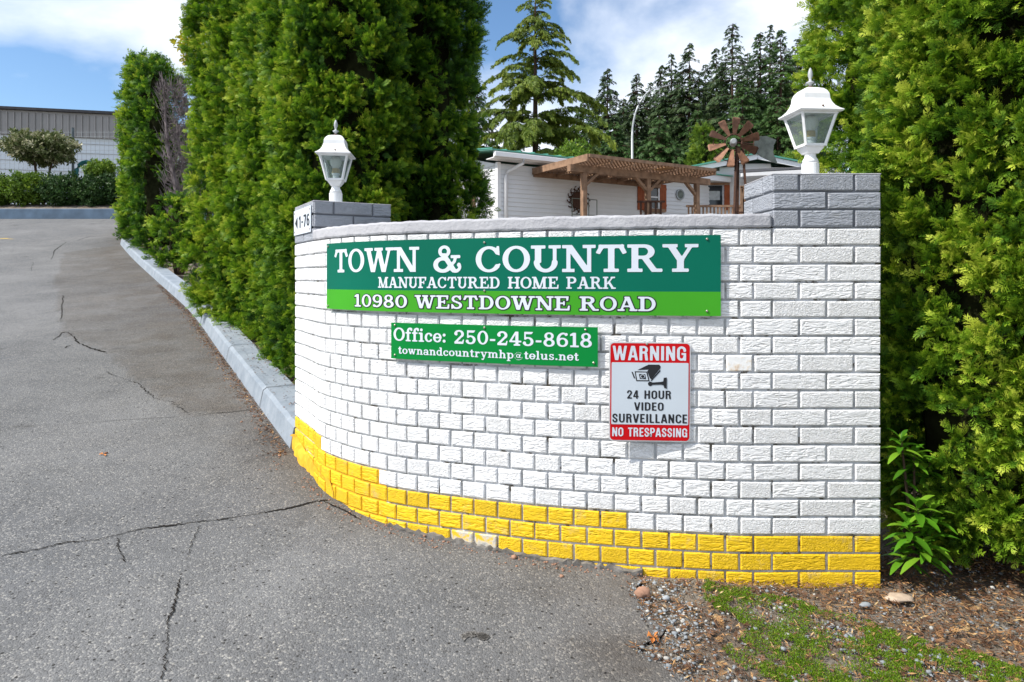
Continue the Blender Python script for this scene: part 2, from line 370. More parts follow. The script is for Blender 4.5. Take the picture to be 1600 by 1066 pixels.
def grid_sheet(name, xs_of, ys, ncol, mat, dz=0.0, bump=0.0, parent=None, power=1.0, **kw):
    mb = MB(); n = ncol + 1
    for y in ys:
        x0, x1 = xs_of(y)
        for i in range(n):
            x = x1 - (x1 - x0) * (1 - i / ncol) ** power; z = G(x, y) + dz
            if bump: z += bump * (math.sin(x * 9.1 + y * 3) * math.sin(y * 11.3 - x * 2) + 0.6 * math.sin(x * 23 + 1) * math.sin(y * 27))
            mb.v.append((x, y, z))
    for j in range(len(ys) - 1):
        for i in range(ncol):
            a = j * n + i; mb.f.append((a, a + 1, a + n + 1, a + n))
    return mb.build(name, mat, parent, smooth=True, **kw)
def frange(a, b, s):
    out = []
    while a < b: out.append(a); a += s
    return out + [b]
ysg = frange(-8, 1, .5) + frange(1.1, 6, .07) + frange(6.2, 30, .4) + frange(32, 400, 12)
def gx(y): wd = 14 if y < 6 else (40 if y < 30 else 300); return (-wd, wd)
grid_sheet('ground', lambda y: (-260, 260), frange(-40, 1, 2) + frange(1.5, 30, .5) + frange(33, 420, 9), 260, M['soil'], -0.05, kind='structure')
VB = [(0, .70), (1.5, .66), (1.94, .557), (2.02, .47), (2.1, .40), (2.16, .47), (2.21, .50), (2.30, .47), (2.37, .455), (2.5, .47), (2.64, .30), (2.75, -.0), (2.9, -.42), (3.1, -.60), (3.3, -.83), (3.72, -1.16), (3.8, -1.30)]
def xr(y):
    if y < 3.8: return lerp_tab(VB, y) + (0.012 * math.sin(y * 41) + 0.008 * math.sin(y * 97) if 1.2 < y < 2.55 else 0)
    return xk(y) + 0.02
ysr = frange(-7, 1, .5) + frange(1.05, 4, .035) + frange(4.1, 19.25, .15)
drv = grid_sheet('driveway', lambda y: (-30, xr(y)), ysr, 150, M['asphalt'], 0.0, kind='structure', power=3.0)
PATCH = [gp(*p)[:2] for p in ((100, 395), (86, 440), (98, 520), (170, 553), (215, 600), (292, 646), (330, 648), (395, 641), (452, 700), (399, 628), (347, 555), (295, 486), (243, 437), (188, 383))]
def inside(x, y, P):
    c = False
    for (x0, y0), (x1, y1) in zip(P, P[1:] + P[:1]):
        if (y0 > y) != (y1 > y) and x < (x1 - x0) * (y - y0) / (y1 - y0) + x0: c = not c
    return c
wr = []
for v in drv.data.vertices:
    x, y, _ = v.co; e_ = max(0, xr(y) - x) if y > 1.0 else 9
    a_ = .95 * math.exp(-e_ / .30) + .35 * math.exp(-e_ / 1.3)
    if 3.3 < y < 16 and inside(x, y, PATCH): a_ += .55
    wr.append(min(1, a_))
drv.data.attributes.new('wear', 'FLOAT', 'POINT').data.foreach_set('value', wr)
grid_sheet('verge', lambda y: (xr(y) + 0.005, 6.0), frange(-2, 1, .25) + frange(1.04, 2.8, .03), 150, M['soil'], -0.012, 0.006, kind='structure')
# bed beyond the upper kerb
mb = MB(); mb.add([(-60, 19.62, 2.02), (-7, 19.62, 2.02), (-7, 20.6, 2.30), (-60, 20.6, 2.30), (-7, 34, 2.35), (-60, 34, 2.35)], [(0, 1, 2, 3), (3, 2, 4, 5)])
mb.build('planting_bed', M['soil'], kind='structure')

def ribbon(name, pix, wid, mat, parent, jit=0.012, dz=0.0035, label=None, sub=16):
    pts = [gp(*p) for p in pix]; P = []
    for a, b in zip(pts, pts[1:]):
        for k in range(sub):
            t = k / sub; P.append((a[0] + (b[0]-a[0])*t, a[1] + (b[1]-a[1])*t))
    P.append(pts[-1][:2]); mb = MB(); N = len(P); rw = .8
    P = [(x + rnd.uniform(-jit, jit), y + rnd.uniform(-jit, jit)) for x, y in P]
    for i, (x, y) in enumerate(P):
        a, b = P[max(0, i-1)], P[min(N-1, i+1)]; dx, dy = b[0]-a[0], b[1]-a[1]; L = math.hypot(dx, dy) or 1
        rw = min(1.5, max(.42 if wid >= .0022 else .12, rw + rnd.uniform(-.3, .3))); ww = wid * rw * (0.15 if i in (0, N-1) else 1)
        for s in (-1, 1):
            X, Y = x - dy/L*ww*s, y + dx/L*ww*s; mb.v.append((X, Y, G(X, Y) + dz))
    for i in range(N-1): mb.f.append((2*i, 2*i+2, 2*i+3, 2*i+1))
    return mb.build(name, mat, parent, **({'label': label} if label else {}))
road = bpy.data.objects['driveway']; ROOTS['driveway'] = Matrix.Identity(4)
cr_list = [
    ([(0, 871), (60, 860), (100, 850), (150, 846), (215, 829), (300, 818), (345, 814), (400, 805), (450, 797), (488, 786), (512, 783)], .0040),
    ([(184, 843), (186, 862), (196, 880)], .0016), ([(312, 822), (300, 850), (290, 880)], .0010),
    ([(281, 905), (276, 935), (263, 975), (262, 1000), (259, 1030), (254, 1066)], .0024),
    ([(84, 532), (98, 520), (108, 520), (122, 536), (140, 544), (166, 551)], .0065),
    ([(100, 545), (110, 540)], .005), ([(73, 442), (104, 441)], .006), ([(96, 500), (97, 480), (99, 462)], .003),
    ([(80, 406), (86, 391), (104, 378)], .006), ([(120, 376), (140, 370), (157, 369)], .006), ([(48, 425), (52, 410)], .004),
    ([(166, 581), (178, 588), (215, 600), (240, 622), (270, 630), (292, 646)], .0022),
    ([(120, 575), (148, 590), (170, 588)], .0015), ([(300, 652), (330, 647), (360, 645), (395, 641)], .0022),
    ([(20, 668), (110, 664), (180, 658), (280, 652)], .0014), ([(505, 784), (540, 800), (565, 815)], .004),
]
for pix, wd in cr_list: ribbon('crack', pix, wd, M['crack'], road, jit=.006 if pix[0][1] > 600 else .012)
ribbon('worn_line_mark', [(-20, 374), (5, 373), (21, 374)], .05, M['paint_line'], road, jit=0.003)
ribbon('pothole', [(722, 1000), (740, 992), (762, 1000)], .012, M['footing'], road, jit=.004)
# ------------------------------------------------------------------ wall curve
C0 = [(-.995, 3.35), (-.906, 3.195), (-.717, 2.998), (-.55, 2.880), (-.403, 2.805), (0, 2.660), (.22, 2.600), (.428, 2.558), (.581, 2.533), (.76, 2.510), (.904, 2.5), (1.05, 2.5)]
def catmull(P, n=24):
    Q = [P[0]] + P + [P[-1]]; out = []
    for i in range(1, len(Q) - 2):
        p0, p1, p2, p3 = [np.array(q) for q in Q[i-1:i+3]]
        for k in range(n):
            t = k / n; out.append(tuple(0.5 * ((2*p1) + (-p0+p2)*t + (2*p0-5*p1+4*p2-p3)*t*t + (-p0+3*p1-3*p2+p3)*t**3)))
    out.append(P[-1]); return np.array(out)
CP = catmull(C0)
for _ in range(60):   # relax small kinks
    CP[1:-1] = 0.25 * CP[:-2] + 0.5 * CP[1:-1] + 0.25 * CP[2:]
SL = np.concatenate([[0], np.cumsum(np.hypot(*np.diff(CP, axis=0).T))])
def cpt(s, off=0.0):
    """point on the wall face at arc length s, pushed off metres towards the road; returns x, y, tangent angle"""
    i = min(max(np.searchsorted(SL, s) - 1, 0), len(SL) - 2); t = (s - SL[i]) / (SL[i+1] - SL[i])
    p = CP[i] + (CP[i+1] - CP[i]) * t
    i0, i1 = max(i-4, 0), min(i+5, len(CP)-1); d = CP[i1] - CP[i0]; a = math.atan2(d[1], d[0])
    return p[0] + math.sin(a) * off, p[1] - math.cos(a) * off, a
_ss = np.linspace(0, SL[-1], 900)
def s_at_px(px, off=0.0):
    best = min(_ss, key=lambda s: abs((lambda q: 800 + F * q[0] / q[1])(cpt(s, off)) - px)); return best
Cc = 0.0677
S_END = float(s_at_px(1177.6)); HP = S_END / 21
SPIL = float(min(_ss, key=lambda s: abs(cpt(s)[0] - .972)))
PX0 = 0.976 - 0.0; PR = (0.972, 2.5)     # right pillar front left corner
# right pillar: front from x 0.972 to 1.384, y 2.5 to 2.8
PW = 0.411

_bm = {}
def brick_mesh(wd, ht, dp, mat, seed=0):
    key = (round(wd, 4), round(ht, 4), round(dp, 3), mat, seed)
    if key in _bm: return _bm[key]
    r = random.Random(hash(key) % 9999 + seed); c = 0.0042
    j = lambda a: a + r.uniform(-.0012, .0012)
    v = []
    for (y, ins) in ((0, c), (c * .8, 0), (dp, 0)):
        X, Z = wd/2 - ins, ht/2 - ins
        v += [(j(-X), y, j(-Z)), (j(X), y, j(-Z)), (j(X), y, j(Z)), (j(-X), y, j(Z))]
    f = [(0,1,2,3), (11,10,9,8)]
    for b in (0, 4):
        for k in range(4):
            k2 = (k+1) % 4; f.append((b+k, b+4+k, b+4+k2, b+k2))
    me = bpy.data.meshes.new('brick'); me.from_pydata(v, [], f); me.materials.append(M[mat]); me.update()
    _bm[key] = me; return me
def put_brick(root, x, y, z, ang, wd, mat, dp=.05, ht=None, label=None):
    ht = ht or (Cc - 0.0085)
    me = brick_mesh(wd, ht, dp, mat, rnd.randint(0, 3))
    o = bpy.data.objects.new('brick', me); COL.objects.link(o); o.parent = root
    m = ROOTS[root.name].inverted() @ (Matrix.Translation((x + rnd.uniform(-.0008, .0008), y, z + E)) @ Matrix.Rotation(ang + rnd.uniform(-.006, .006), 4, 'Z') @ Matrix.Rotation(rnd.uniform(-.006, .006), 4, 'Y'))
    o.matrix_basis = m
    if label: o['label'] = label
    return o
zrow = lambda i: (2.83 - i - 0.5) * Cc          # centre height of course i (0 = under the coping)
REC = 0.0075

# --- curved wall
wall = thing('brick_wall', (0.1, 2.75, G(.1, 2.6)), 'curved white painted brick entrance wall with yellow lowest courses and grey coping', 'wall')
def strip(mb, s0, s1, z0, z1, front, back, n, wob=0.0):
    base = len(mb.v)
    for i in range(n + 1):
        s = s0 + (s1 - s0) * i / n
        for (off, z) in ((front, z0), (front, z1), (-back, z1), (-back, z0)):
            x, y, a = cpt(s, off); mb.v.append((x, y, z + (wob * (math.sin(i * 1.7) + math.sin(i * .6 + z)) if wob else 0)))
    for i in range(n):
        for k in range(4):
            k2 = (k+1) % 4; mb.f.append((base+4*i+k, base+4*(i+1)+k, base+4*(i+1)+k2, base+4*i+k2))
    mb.f.append(tuple(base + k for k in range(4))); mb.f.append(tuple(base + 4*n + k for k in range(4))[::-1])
mb = MB(); strip(mb, 0.004, SPIL + .006, -1.5, 2.8 * Cc, -REC, .19, 90); mb.build('mortar', M['mortar'], wall)
mb = MB(); strip(mb, 0.008, s_at_px(1206), 2.815 * Cc, 3.60 * Cc, 0.006, .20, 120, 0.0011)
cap = mb.build('coping', M['cap'], wall, bevel=0.009)
cands = []
def yellow_from(i, s):
    # first yellow course for a place on the wall (courses count down from the coping)
    n600 = S6; n975 = S9; n500 = S5
    lim = 17 if s > n975 else (16 if s > n600 else (15 if s > n500 else 14))
    return i >= lim
S9, S6, S5 = float(s_at_px(986)), float(s_at_px(602)), float(s_at_px(506))
for i in range(20):
    off = 0.0 if i % 2 == 1 else 0.5
    n = 21 if i % 2 == 1 else 22
    for k in range(n):
        a = (k - off) * HP; b = a + HP
        if a < 0: a = 0
        if b > S_END + HP * .62: continue
        if i % 2 == 0 and k == 21: b = SPIL
        sc_ = (a + b) / 2; x, y, ang = cpt(sc_)
        z = zrow(i)
        if z + Cc/2 < G(x, y) - 0.008: continue
        px = 800 + F * x / y
        mat = 'yellow_brick' if yellow_from(i, sc_) else 'white_brick'
        if mat == 'yellow_brick' and z - Cc/2 < G(x, y) - 0.01 and 700 < px < 900: mat = 'worn_yellow'
        if i == 7 and 1136 < px < 1182: mat = 'scuffed'
        zt = HY - F * (z) / y
        hidden = (515 < px < 1120 and 384 < zt < 482) or (960 < px < 1070 and 545 < zt < 680) or (620 < px < 925 and 516 < zt < 560)
        size = (b - a) / y / y * (0 if hidden else 1)
        cands.append((size, x, y, z, ang, b - a, mat))
cands.sort(key=lambda c: -c[0])
for c in cands[:298]: put_brick(wall, c[1], c[2], c[3], c[4], c[5] - 0.009, c[6])
rest = {}
for c in cands[298:]: rest.setdefault(c[6], []).append(c)
for mname, L in rest.items():
    mb = MB()
    for (_, x, y, z, ang, wd, mat) in L:
        me = brick_mesh(wd - .009, Cc - .0085, .05, mat, 1); mt = Matrix.Translation((x, y, z)) @ Matrix.Rotation(ang, 4, 'Z')
        mb.add([mt @ v.co for v in me.vertices], [tuple(p.vertices) for p in me.polygons])
    mb.build('brick_courses', M[mname], wall, kind='stuff')
# paint that ran over the joints at the left end of the yellow band
mb = MB()
for (s0_, s1_, row) in ((.004, S5, 14), (S5, S6, 15)): strip(mb, s0_, s1_, -1.5, (2.83 - row) * Cc - .004, -REC + .0012, .1, 24)
mb.build('yellow_joints', M['yellow_lump'], wall)
# footing glimpsed under the bottom course
mb = MB(); s0, s1 = s_at_px(610), s_at_px(1004); n = 60; base = 0
for i in range(n + 1):
    s = s0 + (s1 - s0) * i / n; x, y, a = cpt(s, .012 + .008 * rnd.random()); x2, y2, _ = cpt(s, -.05)
    g = G(x, y); mb.v += [(x, y, g - .05), (x, y, g + .004 + .018 * rnd.random() ** 2), (x2, y2, g + .02)]
for i in range(n):
    b = 3 * i; mb.f += [(b, b+3, b+4, b+1), (b+1, b+4, b+5, b+2)]
mb.build('footing', M['footing'], wall)

# --- pillars
def pillar(corner, ang, depth, label, curve_side):
    """square brick pillar; corner = front left corner (x,y), ang = direction of the front face"""
    ca, sa = math.cos(ang), math.sin(ang)
    fx = lambda u, v: (corner[0] + ca * u - sa * v, corner[1] + sa * u + ca * v)
    gz = G(*corner)
    root = thing('brick_pillar', (*fx(PW/2, depth/2), gz), label, 'pillar', 'brick gate pillars')
    for (za, zb, nm, mt) in ((-1.5, 2.83 * Cc, 'mortar', 'mortar'), (2.83 * Cc + .0005, 5.76 * Cc, 'upper_mortar', 'grey_mortar')):
        mb = MB(); q = [fx(REC, REC), fx(PW - REC, REC), fx(PW - REC, depth - REC), fx(REC, depth - REC)]
        mb.add([(x, y, za) for x, y in q] + [(x, y, zb) for x, y in q], [(0,3,2,1),(4,5,6,7),(0,1,5,4),(1,2,6,5),(2,3,7,6),(3,0,4,7)])
        mb.build(nm, M[mt], root)
    # top slab of mortar
    mb = MB(); q = [fx(0.001, 0.001), fx(PW - .001, .001), fx(PW - .001, depth - .001), fx(0.001, depth - .001)]
    za, zb = 5.762 * Cc, 5.84 * Cc
    mb.add([(x, y, za) for x, y in q] + [(x, y, zb) for x, y in q], [(0,3,2,1),(4,5,6,7),(0,1,5,4),(1,2,6,5),(2,3,7,6),(3,0,4,7)])
    mb.build('top_slab', M['cap'], root, bevel=0.003)
    return root, fx
def course(root, fx, ang, i, mat_of, face, widths, length, start=0.0):
    """a row of bricks on one face: widths in metres from the face's start"""
    u = start
    for wd in widths:
        c = u + wd / 2; wv = wd - 0.009
        if face == 'front': x, y = fx(c, 0); a = ang
        elif face == 'left': x, y = fx(0, length - c); a = ang - math.pi / 2
        else: x, y = fx(PW, c); a = ang + math.pi / 2
        z = zrow(i)
        if z + Cc/2 > G(x, y) - .01: put_brick(root, x, y, z, a, wv, mat_of(i), dp=.04)
        u += wd
ST = PW / 2; HF = ST / 2
DR = 0.3083
rp, rfx = pillar((0.972, 2.5), 0.0, DR, 'white brick pillar with grey top at the right end of the curved wall', False)
matR = lambda i: 'grey_brick' if i < 0 else ('yellow_brick' if i >= 17 else 'white_brick')
e = .0045
for i in range(-3, 20):
    odd = (i % 2 == 0)        # full bricks from the corner in even courses
    if i < 0:
        fr = [HF, ST, HF] if (i in (-1, -3)) else [ST, ST]
        course(rp, rfx, 0, i, matR, 'front', fr, PW)
        course(rp, rfx, 0, i, matR, 'left', [DR - .106, .106 - e] if i in (-1, -3) else [HF, DR - HF - e], DR)
    else:
        course(rp, rfx, 0, i, matR, 'front', [ST, ST] if i % 2 == 0 else [HF, ST, HF], PW)
    course(rp, rfx, 0, i, matR, 'right', [ST, HF] if i % 2 else [HF, ST], DR, start=e)
# bricks that tie the pillar into the curved wall (odd courses start further left)
for i in range(1, 20, 2):
    s = S_END; x0 = cpt(s)[0]; wd = (0.972 + HF) - x0 - 0.009
    # replace the half brick by a longer one
    for o in [o for o in rp.children if o.name.startswith('brick')]:
        mw = ROOTS[rp.name] @ o.matrix_basis; t = mw.translation
        if abs(t.z - E - zrow(i)) < .01 and abs(t.x - (0.972 + HF/2)) < .01 and abs(t.y - 2.5) < .004:
            bpy.data.objects.remove(o); break
    put_brick(rp, x0 + .0045 + wd / 2, 2.4995, zrow(i), 0, wd, matR(i), dp=.05)
AL = R(30.5)
lp, lfx = pillar((-.995, 3.35), AL, PW, 'brick pillar with grey top at the left end of the curved wall', True)
matL = lambda i: 'grey_brick' if i < 0 else ('yellow_brick' if i >= 14 else 'white_brick')
for i in range(-3, 17):
    if i < 0:
        course(lp, lfx, AL, i, matL, 'front', [HF, ST, HF] if i % 2 else [ST, ST], PW)
        course(lp, lfx, AL, i, matL, 'right', [ST - e, ST] if i % 2 else [HF, ST, HF - e], PW, start=e)
    course(lp, lfx, AL, i, matL, 'left', [ST, ST - e] if i % 2 == 1 else [HF, ST, HF - e], PW)
# yellow painted lump at the foot of the left pillar
mb = MB(); n = 26
Pl = [gp(448, 690), gp(470, 728), gp(497, 752), gp(521, 781)]
ring = []
for k in range(n + 1):
    t = k / n * 3; j = min(int(t), 2); f = t - j
    x = Pl[j][0] + (Pl[j+1][0] - Pl[j][0]) * f; y = Pl[j][1] + (Pl[j+1][1] - Pl[j][1]) * f
    s = -0.36 + 0.62 * k / n
    if s < 0: wx, wy = lfx(-0.004, -s)
    else: wx, wy, _ = cpt(s, .004)
    gz = G(x, y); e1 = rnd.uniform(-.006, .006)
    ring.append([(x + e1, y + e1, gz - .03), (x * .85 + wx * .15 + e1, y * .85 + wy * .15, gz + .026 + rnd.uniform(0, .014)), (x*.4 + wx*.6, y*.4 + wy*.6 + e1, gz + .05 + rnd.uniform(0, .016)), (wx, wy, gz + .075 + rnd.uniform(0, .01)), (wx + .03, wy + .03, gz + .05)])
for r_ in ring: mb.v += r_
for k in range(n):
    for q in range(4):
        a = 5*k+q; mb.f.append((a, a+5, a+6, a+1))
mb.build('painted_footing', M['yellow_lump'], lp, smooth=False)
# ------------------------------------------------------------------ lettering: glyphs as filled shapes on a fine grid
def bx(x0, y0, x1, y1): return ('P', [(x0,y0),(x1,y0),(x1,y1),(x0,y1)])
def dg(x0, y0, x1, y1, t):
    if y0 > y1: x0, y0, x1, y1 = x1, y1, x0, y0
    return ('P', [(x0-t/2,y0),(x0+t/2,y0),(x1+t/2,y1),(x1-t/2,y1)])
def ar(cx, cy, rx, ry, a0, a1, tv, th): return ('A', cx, cy, rx, ry, a0, a1, tv, th)
def st(x, t=.21, y0=0, y1=1, b=1, u=1, e=.11, s=.12):
    o = [bx(x-t/2, y0, x+t/2, y1)]
    if b: o.append(bx(x-t/2-e, y0, x+t/2+e, y0+s))
    if u: o.append(bx(x-t/2-e, y1-s, x+t/2+e, y1))
    return o
SER = {
 'T': (.96, [bx(.38,0,.58,1), bx(.08,.87,.88,1), ('P',[(-.01,.70),(.12,.65),(.25,.90),(.14,1.02)]), ('P',[(.71,.90),(.84,.65),(.97,.70),(.82,1.02)]), bx(.24,0,.72,.12)]),
 'O': (.96, [ar(.48,.5,.37,.445,0,360,.20,.11)]),
 'W': (1.42, [dg(.17,1,.43,0,.22), dg(.72,1,.47,0,.12), dg(.70,1,.97,0,.22), dg(1.25,1,1.0,0,.12), bx(-.02,.88,.42,1), bx(.5,.88,.92,1), bx(1.06,.88,1.44,1)]),
 'N': (1.06, [bx(.14,0,.27,1), bx(.80,0,.93,1), dg(.20,1,.82,0,.24), bx(0,0,.40,.12), bx(0,.88,.25,1), bx(.66,.88,1.07,1)]),
 '&': (1.08, [ar(.42,.77,.165,.165,0,360,.13,.11), ar(.36,.28,.27,.225,40,330,.18,.13), dg(.36,.70,.83,.0,.21), ar(.83,.2,.17,.15,180,380,.11,.12), bx(.66,.52,1.02,.63), ('L',[(.84,.55),(.80,.40),(.66,.24),(.52,.1)],.11), ('L',[(.96,.27),(.97,.29)],.13)]),
 'C': (.93, [ar(.48,.5,.37,.445,38,322,.20,.11), ('P',[(.70,.70),(.86,.64),(.84,1.0),(.76,1.0)]), ('P',[(.74,.20),(.86,.24),(.90,.32),(.84,.34)])]),
 'U': (1.0, [bx(.13,.35,.34,1), bx(.72,.35,.84,1), ar(.485,.37,.295,.315,180,360,.19,.13), bx(0,.88,.48,1), bx(.58,.88,.98,1)]),
 'R': (1.08, [bx(.13,0,.34,1), ar(.50,.735,.24,.205,-90,90,.20,.12), bx(.2,.88,.52,1), bx(.2,.47,.52,.59), dg(.52,.54,.86,.0,.22), bx(.74,0,1.08,.12), bx(0,0,.47,.12), bx(0,.88,.3,1)]),
 'Y': (1.06, [dg(.20,1,.53,.42,.23), dg(.88,1,.56,.42,.13), bx(.42,0,.63,.5), bx(-.02,.88,.44,1), bx(.66,.88,1.07,1), bx(.27,0,.78,.12)]),
 'M': (1.28, [bx(.14,0,.27,1), bx(.92,0,1.13,1), dg(.24,1,.61,.0,.22), dg(.97,1,.65,.0,.13), bx(0,0,.40,.12), bx(0,.88,.25,1), bx(.80,0,1.26,.12), bx(1.0,.88,1.26,1)]),
 'A': (1.06, [dg(.50,1,.17,0,.13), dg(.52,1,.85,0,.23), bx(.28,.27,.72,.38), bx(-.02,0,.37,.12), bx(.64,0,1.08,.12), bx(.36,.88,.58,1)]),
 'F': (.86, [bx(.13,0,.34,1), bx(0,.88,.8,1), ('P',[(.68,.66),(.80,.66),(.84,1),(.70,1)]), bx(.2,.45,.6,.56), bx(.54,.34,.63,.67), bx(0,0,.50,.12)]),
 'E': (.92, [bx(.13,0,.34,1), bx(0,.88,.82,1), ('P',[(.70,.68),(.80,.68),(.84,1),(.70,1)]), bx(.2,.45,.58,.56), bx(.52,.35,.61,.66), bx(0,0,.86,.12), ('P',[(.74,0),(.88,0),(.90,.34),(.80,.34)])]),
 'D': (1.0, [bx(.13,0,.34,1), ar(.48,.5,.37,.44,-90,90,.20,.12), bx(0,.88,.5,1), bx(0,0,.5,.12)]),
 'H': (1.08, st(.23)+st(.85)+[bx(.2,.44,.88,.56)]),
 'P': (.96, [bx(.13,0,.34,1), ar(.52,.72,.27,.22,-90,90,.20,.12), bx(0,.88,.54,1), bx(.2,.44,.54,.56), bx(0,0,.50,.12)]),
 'K': (1.08, [bx(.13,0,.34,1), dg(.86,1,.36,.38,.14), dg(.48,.60,.88,0,.23), bx(0,0,.46,.12), bx(0,.88,.46,1), bx(.66,.88,1.04,1), bx(.70,0,1.10,.12)]),
 'S': (.80, [ar(.40,.735,.24,.205,15,272,.17,.12), ar(.41,.265,.27,.21,-165,88,.18,.12), bx(.60,.66,.70,1.0), bx(.06,.0,.16,.36)]),
 '1': (.60, [bx(.22,0,.42,1), bx(.05,0,.60,.12), ('P',[(.04,.76),(.24,.82),(.30,1.0),(.22,1.0),(.04,.88)])]),
 '0': (.82, [ar(.41,.5,.29,.445,0,360,.19,.11)]),
 '9': (.80, [ar(.40,.68,.27,.265,0,360,.18,.11), ar(.34,.52,.34,.46,-95,25,.19,.12), ('L',[(.16,.13),(.18,.12)],.2)]),
 '6': (.80, [ar(.41,.32,.27,.265,0,360,.18,.11), ar(.47,.48,.34,.46,85,205,.19,.12), ('L',[(.64,.87),(.65,.88)],.2)]),
 '8': (.80, [ar(.40,.74,.22,.205,0,360,.17,.11), ar(.40,.27,.27,.22,0,360,.19,.11)]),
 '2': (.80, [ar(.39,.71,.26,.235,-35,175,.19,.12), ('L',[(.58,.58),(.36,.34),(.14,.12)],.15), bx(.05,0,.70,.16), ('P',[(.60,.1),(.70,.0),(.76,.32),(.68,.32)]), ('L',[(.17,.72),(.18,.70)],.2)]),
 '5': (.78, [('P',[(.12,.84),(.60,.84),(.72,1.0),(.12,1.0)]), bx(.12,.45,.22,1), ar(.36,.315,.28,.26,-155,128,.19,.12), ('L',[(.13,.22),(.14,.21)],.2)]),
 '4': (.86, [dg(.50,1,.08,.30,.14), bx(.02,.24,.84,.36), bx(.44,0,.64,1), bx(.32,0,.76,.11)]),
 'o': (.68, [ar(.34,.34,.24,.29,0,360,.18,.10)]),
 'f': (.50, [bx(.14,0,.32,.78), ar(.40,.77,.17,.19,55,180,.17,.12), ('L',[(.49,.86),(.5,.85)],.16), bx(.02,.57,.46,.68), bx(.03,0,.45,.10)]),
 'i': (.46, [bx(.14,0,.33,.66), bx(.02,.56,.3,.68), bx(.02,0,.45,.10), ('L',[(.23,.88),(.235,.88)],.21)]),
 'c': (.62, [ar(.33,.34,.23,.29,40,320,.18,.10), ('L',[(.50,.50),(.51,.51)],.17)]),
 'e': (.66, [ar(.34,.34,.24,.29,0,325,.18,.10), bx(.2,.30,.64,.40)]),
 ':': (.34, [('L',[(.17,.55),(.172,.55)],.22), ('L',[(.17,.11),(.172,.11)],.22)]),
 '.': (.34, [('L',[(.17,.11),(.172,.11)],.22)]),
 '-': (.46, [bx(.04,.28,.42,.42)]),
 't': (.50, [bx(.14,.12,.32,.88), bx(.02,.57,.46,.68), ar(.33,.16,.12,.11,180,330,.15,.11)]),
 'w': (1.0, [dg(.14,.68,.33,0,.17), dg(.50,.68,.36,0,.10), dg(.50,.68,.68,0,.17), dg(.86,.68,.70,0,.10), bx(.0,.58,.32,.68), bx(.38,.58,.62,.68), bx(.72,.58,1.0,.68)]),
 'n': (.80, [bx(.12,0,.29,.66), ar(.41,.42,.18,.20,0,150,.17,.12), bx(.50,0,.68,.44), bx(.0,.58,.25,.68), bx(0,0,.37,.10), bx(.42,0,.78,.10)]),
 'm': (1.18, [bx(.12,0,.29,.66), ar(.40,.42,.18,.20,0,150,.16,.12), bx(.49,0,.66,.44), ar(.78,.42,.18,.20,0,150,.16,.12), bx(.87,0,1.04,.44), bx(.0,.58,.25,.68), bx(0,0,.36,.10), bx(.42,0,.74,.10), bx(.80,0,1.15,.10)]),
 'h': (.80, [bx(.12,0,.29,1), ar(.41,.42,.18,.20,0,150,.17,.12), bx(.50,0,.68,.44), bx(.0,.90,.25,1), bx(0,0,.37,.10), bx(.42,0,.78,.10)]),
 'a': (.68, [ar(.31,.46,.19,.17,10,165,.16,.11), bx(.42,.08,.58,.48), ar(.28,.19,.20,.16,0,360,.14,.10), bx(.46,0,.68,.10)]),
 'd': (.76, [ar(.32,.34,.22,.29,0,360,.17,.10), bx(.46,0,.63,1), bx(.34,.90,.6,1), bx(.5,0,.76,.10)]),
 'u': (.80, [bx(.10,.22,.27,.68), ar(.32,.22,.15,.17,180,330,.16,.11), bx(.50,0,.67,.68), bx(0,.58,.2,.68), bx(.40,.58,.6,.68), bx(.55,0,.78,.10)]),
 'r': (.62, [bx(.13,0,.30,.66), ar(.44,.42,.16,.20,70,160,.15,.12), ('L',[(.51,.55),(.52,.55)],.17), bx(.02,.58,.28,.68), bx(0,0,.42,.10)]),
 'y': (.78, [dg(.16,.68,.40,.0,.17), dg(.64,.68,.34,-.22,.10), bx(0,.58,.34,.68), bx(.46,.58,.80,.68), ('L',[(.20,-.20),(.30,-.24)],.15)]),
 'p': (.76, [ar(.43,.34,.22,.29,0,360,.17,.10), bx(.12,-.28,.29,.66), bx(0,.58,.25,.68), bx(0,-.30,.42,-.20)]),
 '@': (1.0, [ar(.48,.32,.42,.44,0,360,.055,.055), ar(.42,.34,.15,.19,0,360,.10,.07), dg(.66,.56,.56,.14,.10), ar(.67,.24,.10,.10,190,330,.06,.06)]),
 'l': (.44, [bx(.13,0,.31,1), bx(.02,.90,.28,1), bx(.02,0,.43,.10)]),
 's': (.58, [ar(.28,.50,.16,.14,15,272,.13,.10), ar(.29,.19,.19,.14,-165,88,.14,.10), bx(.42,.44,.5,.68), bx(.05,.0,.13,.24)]),
}
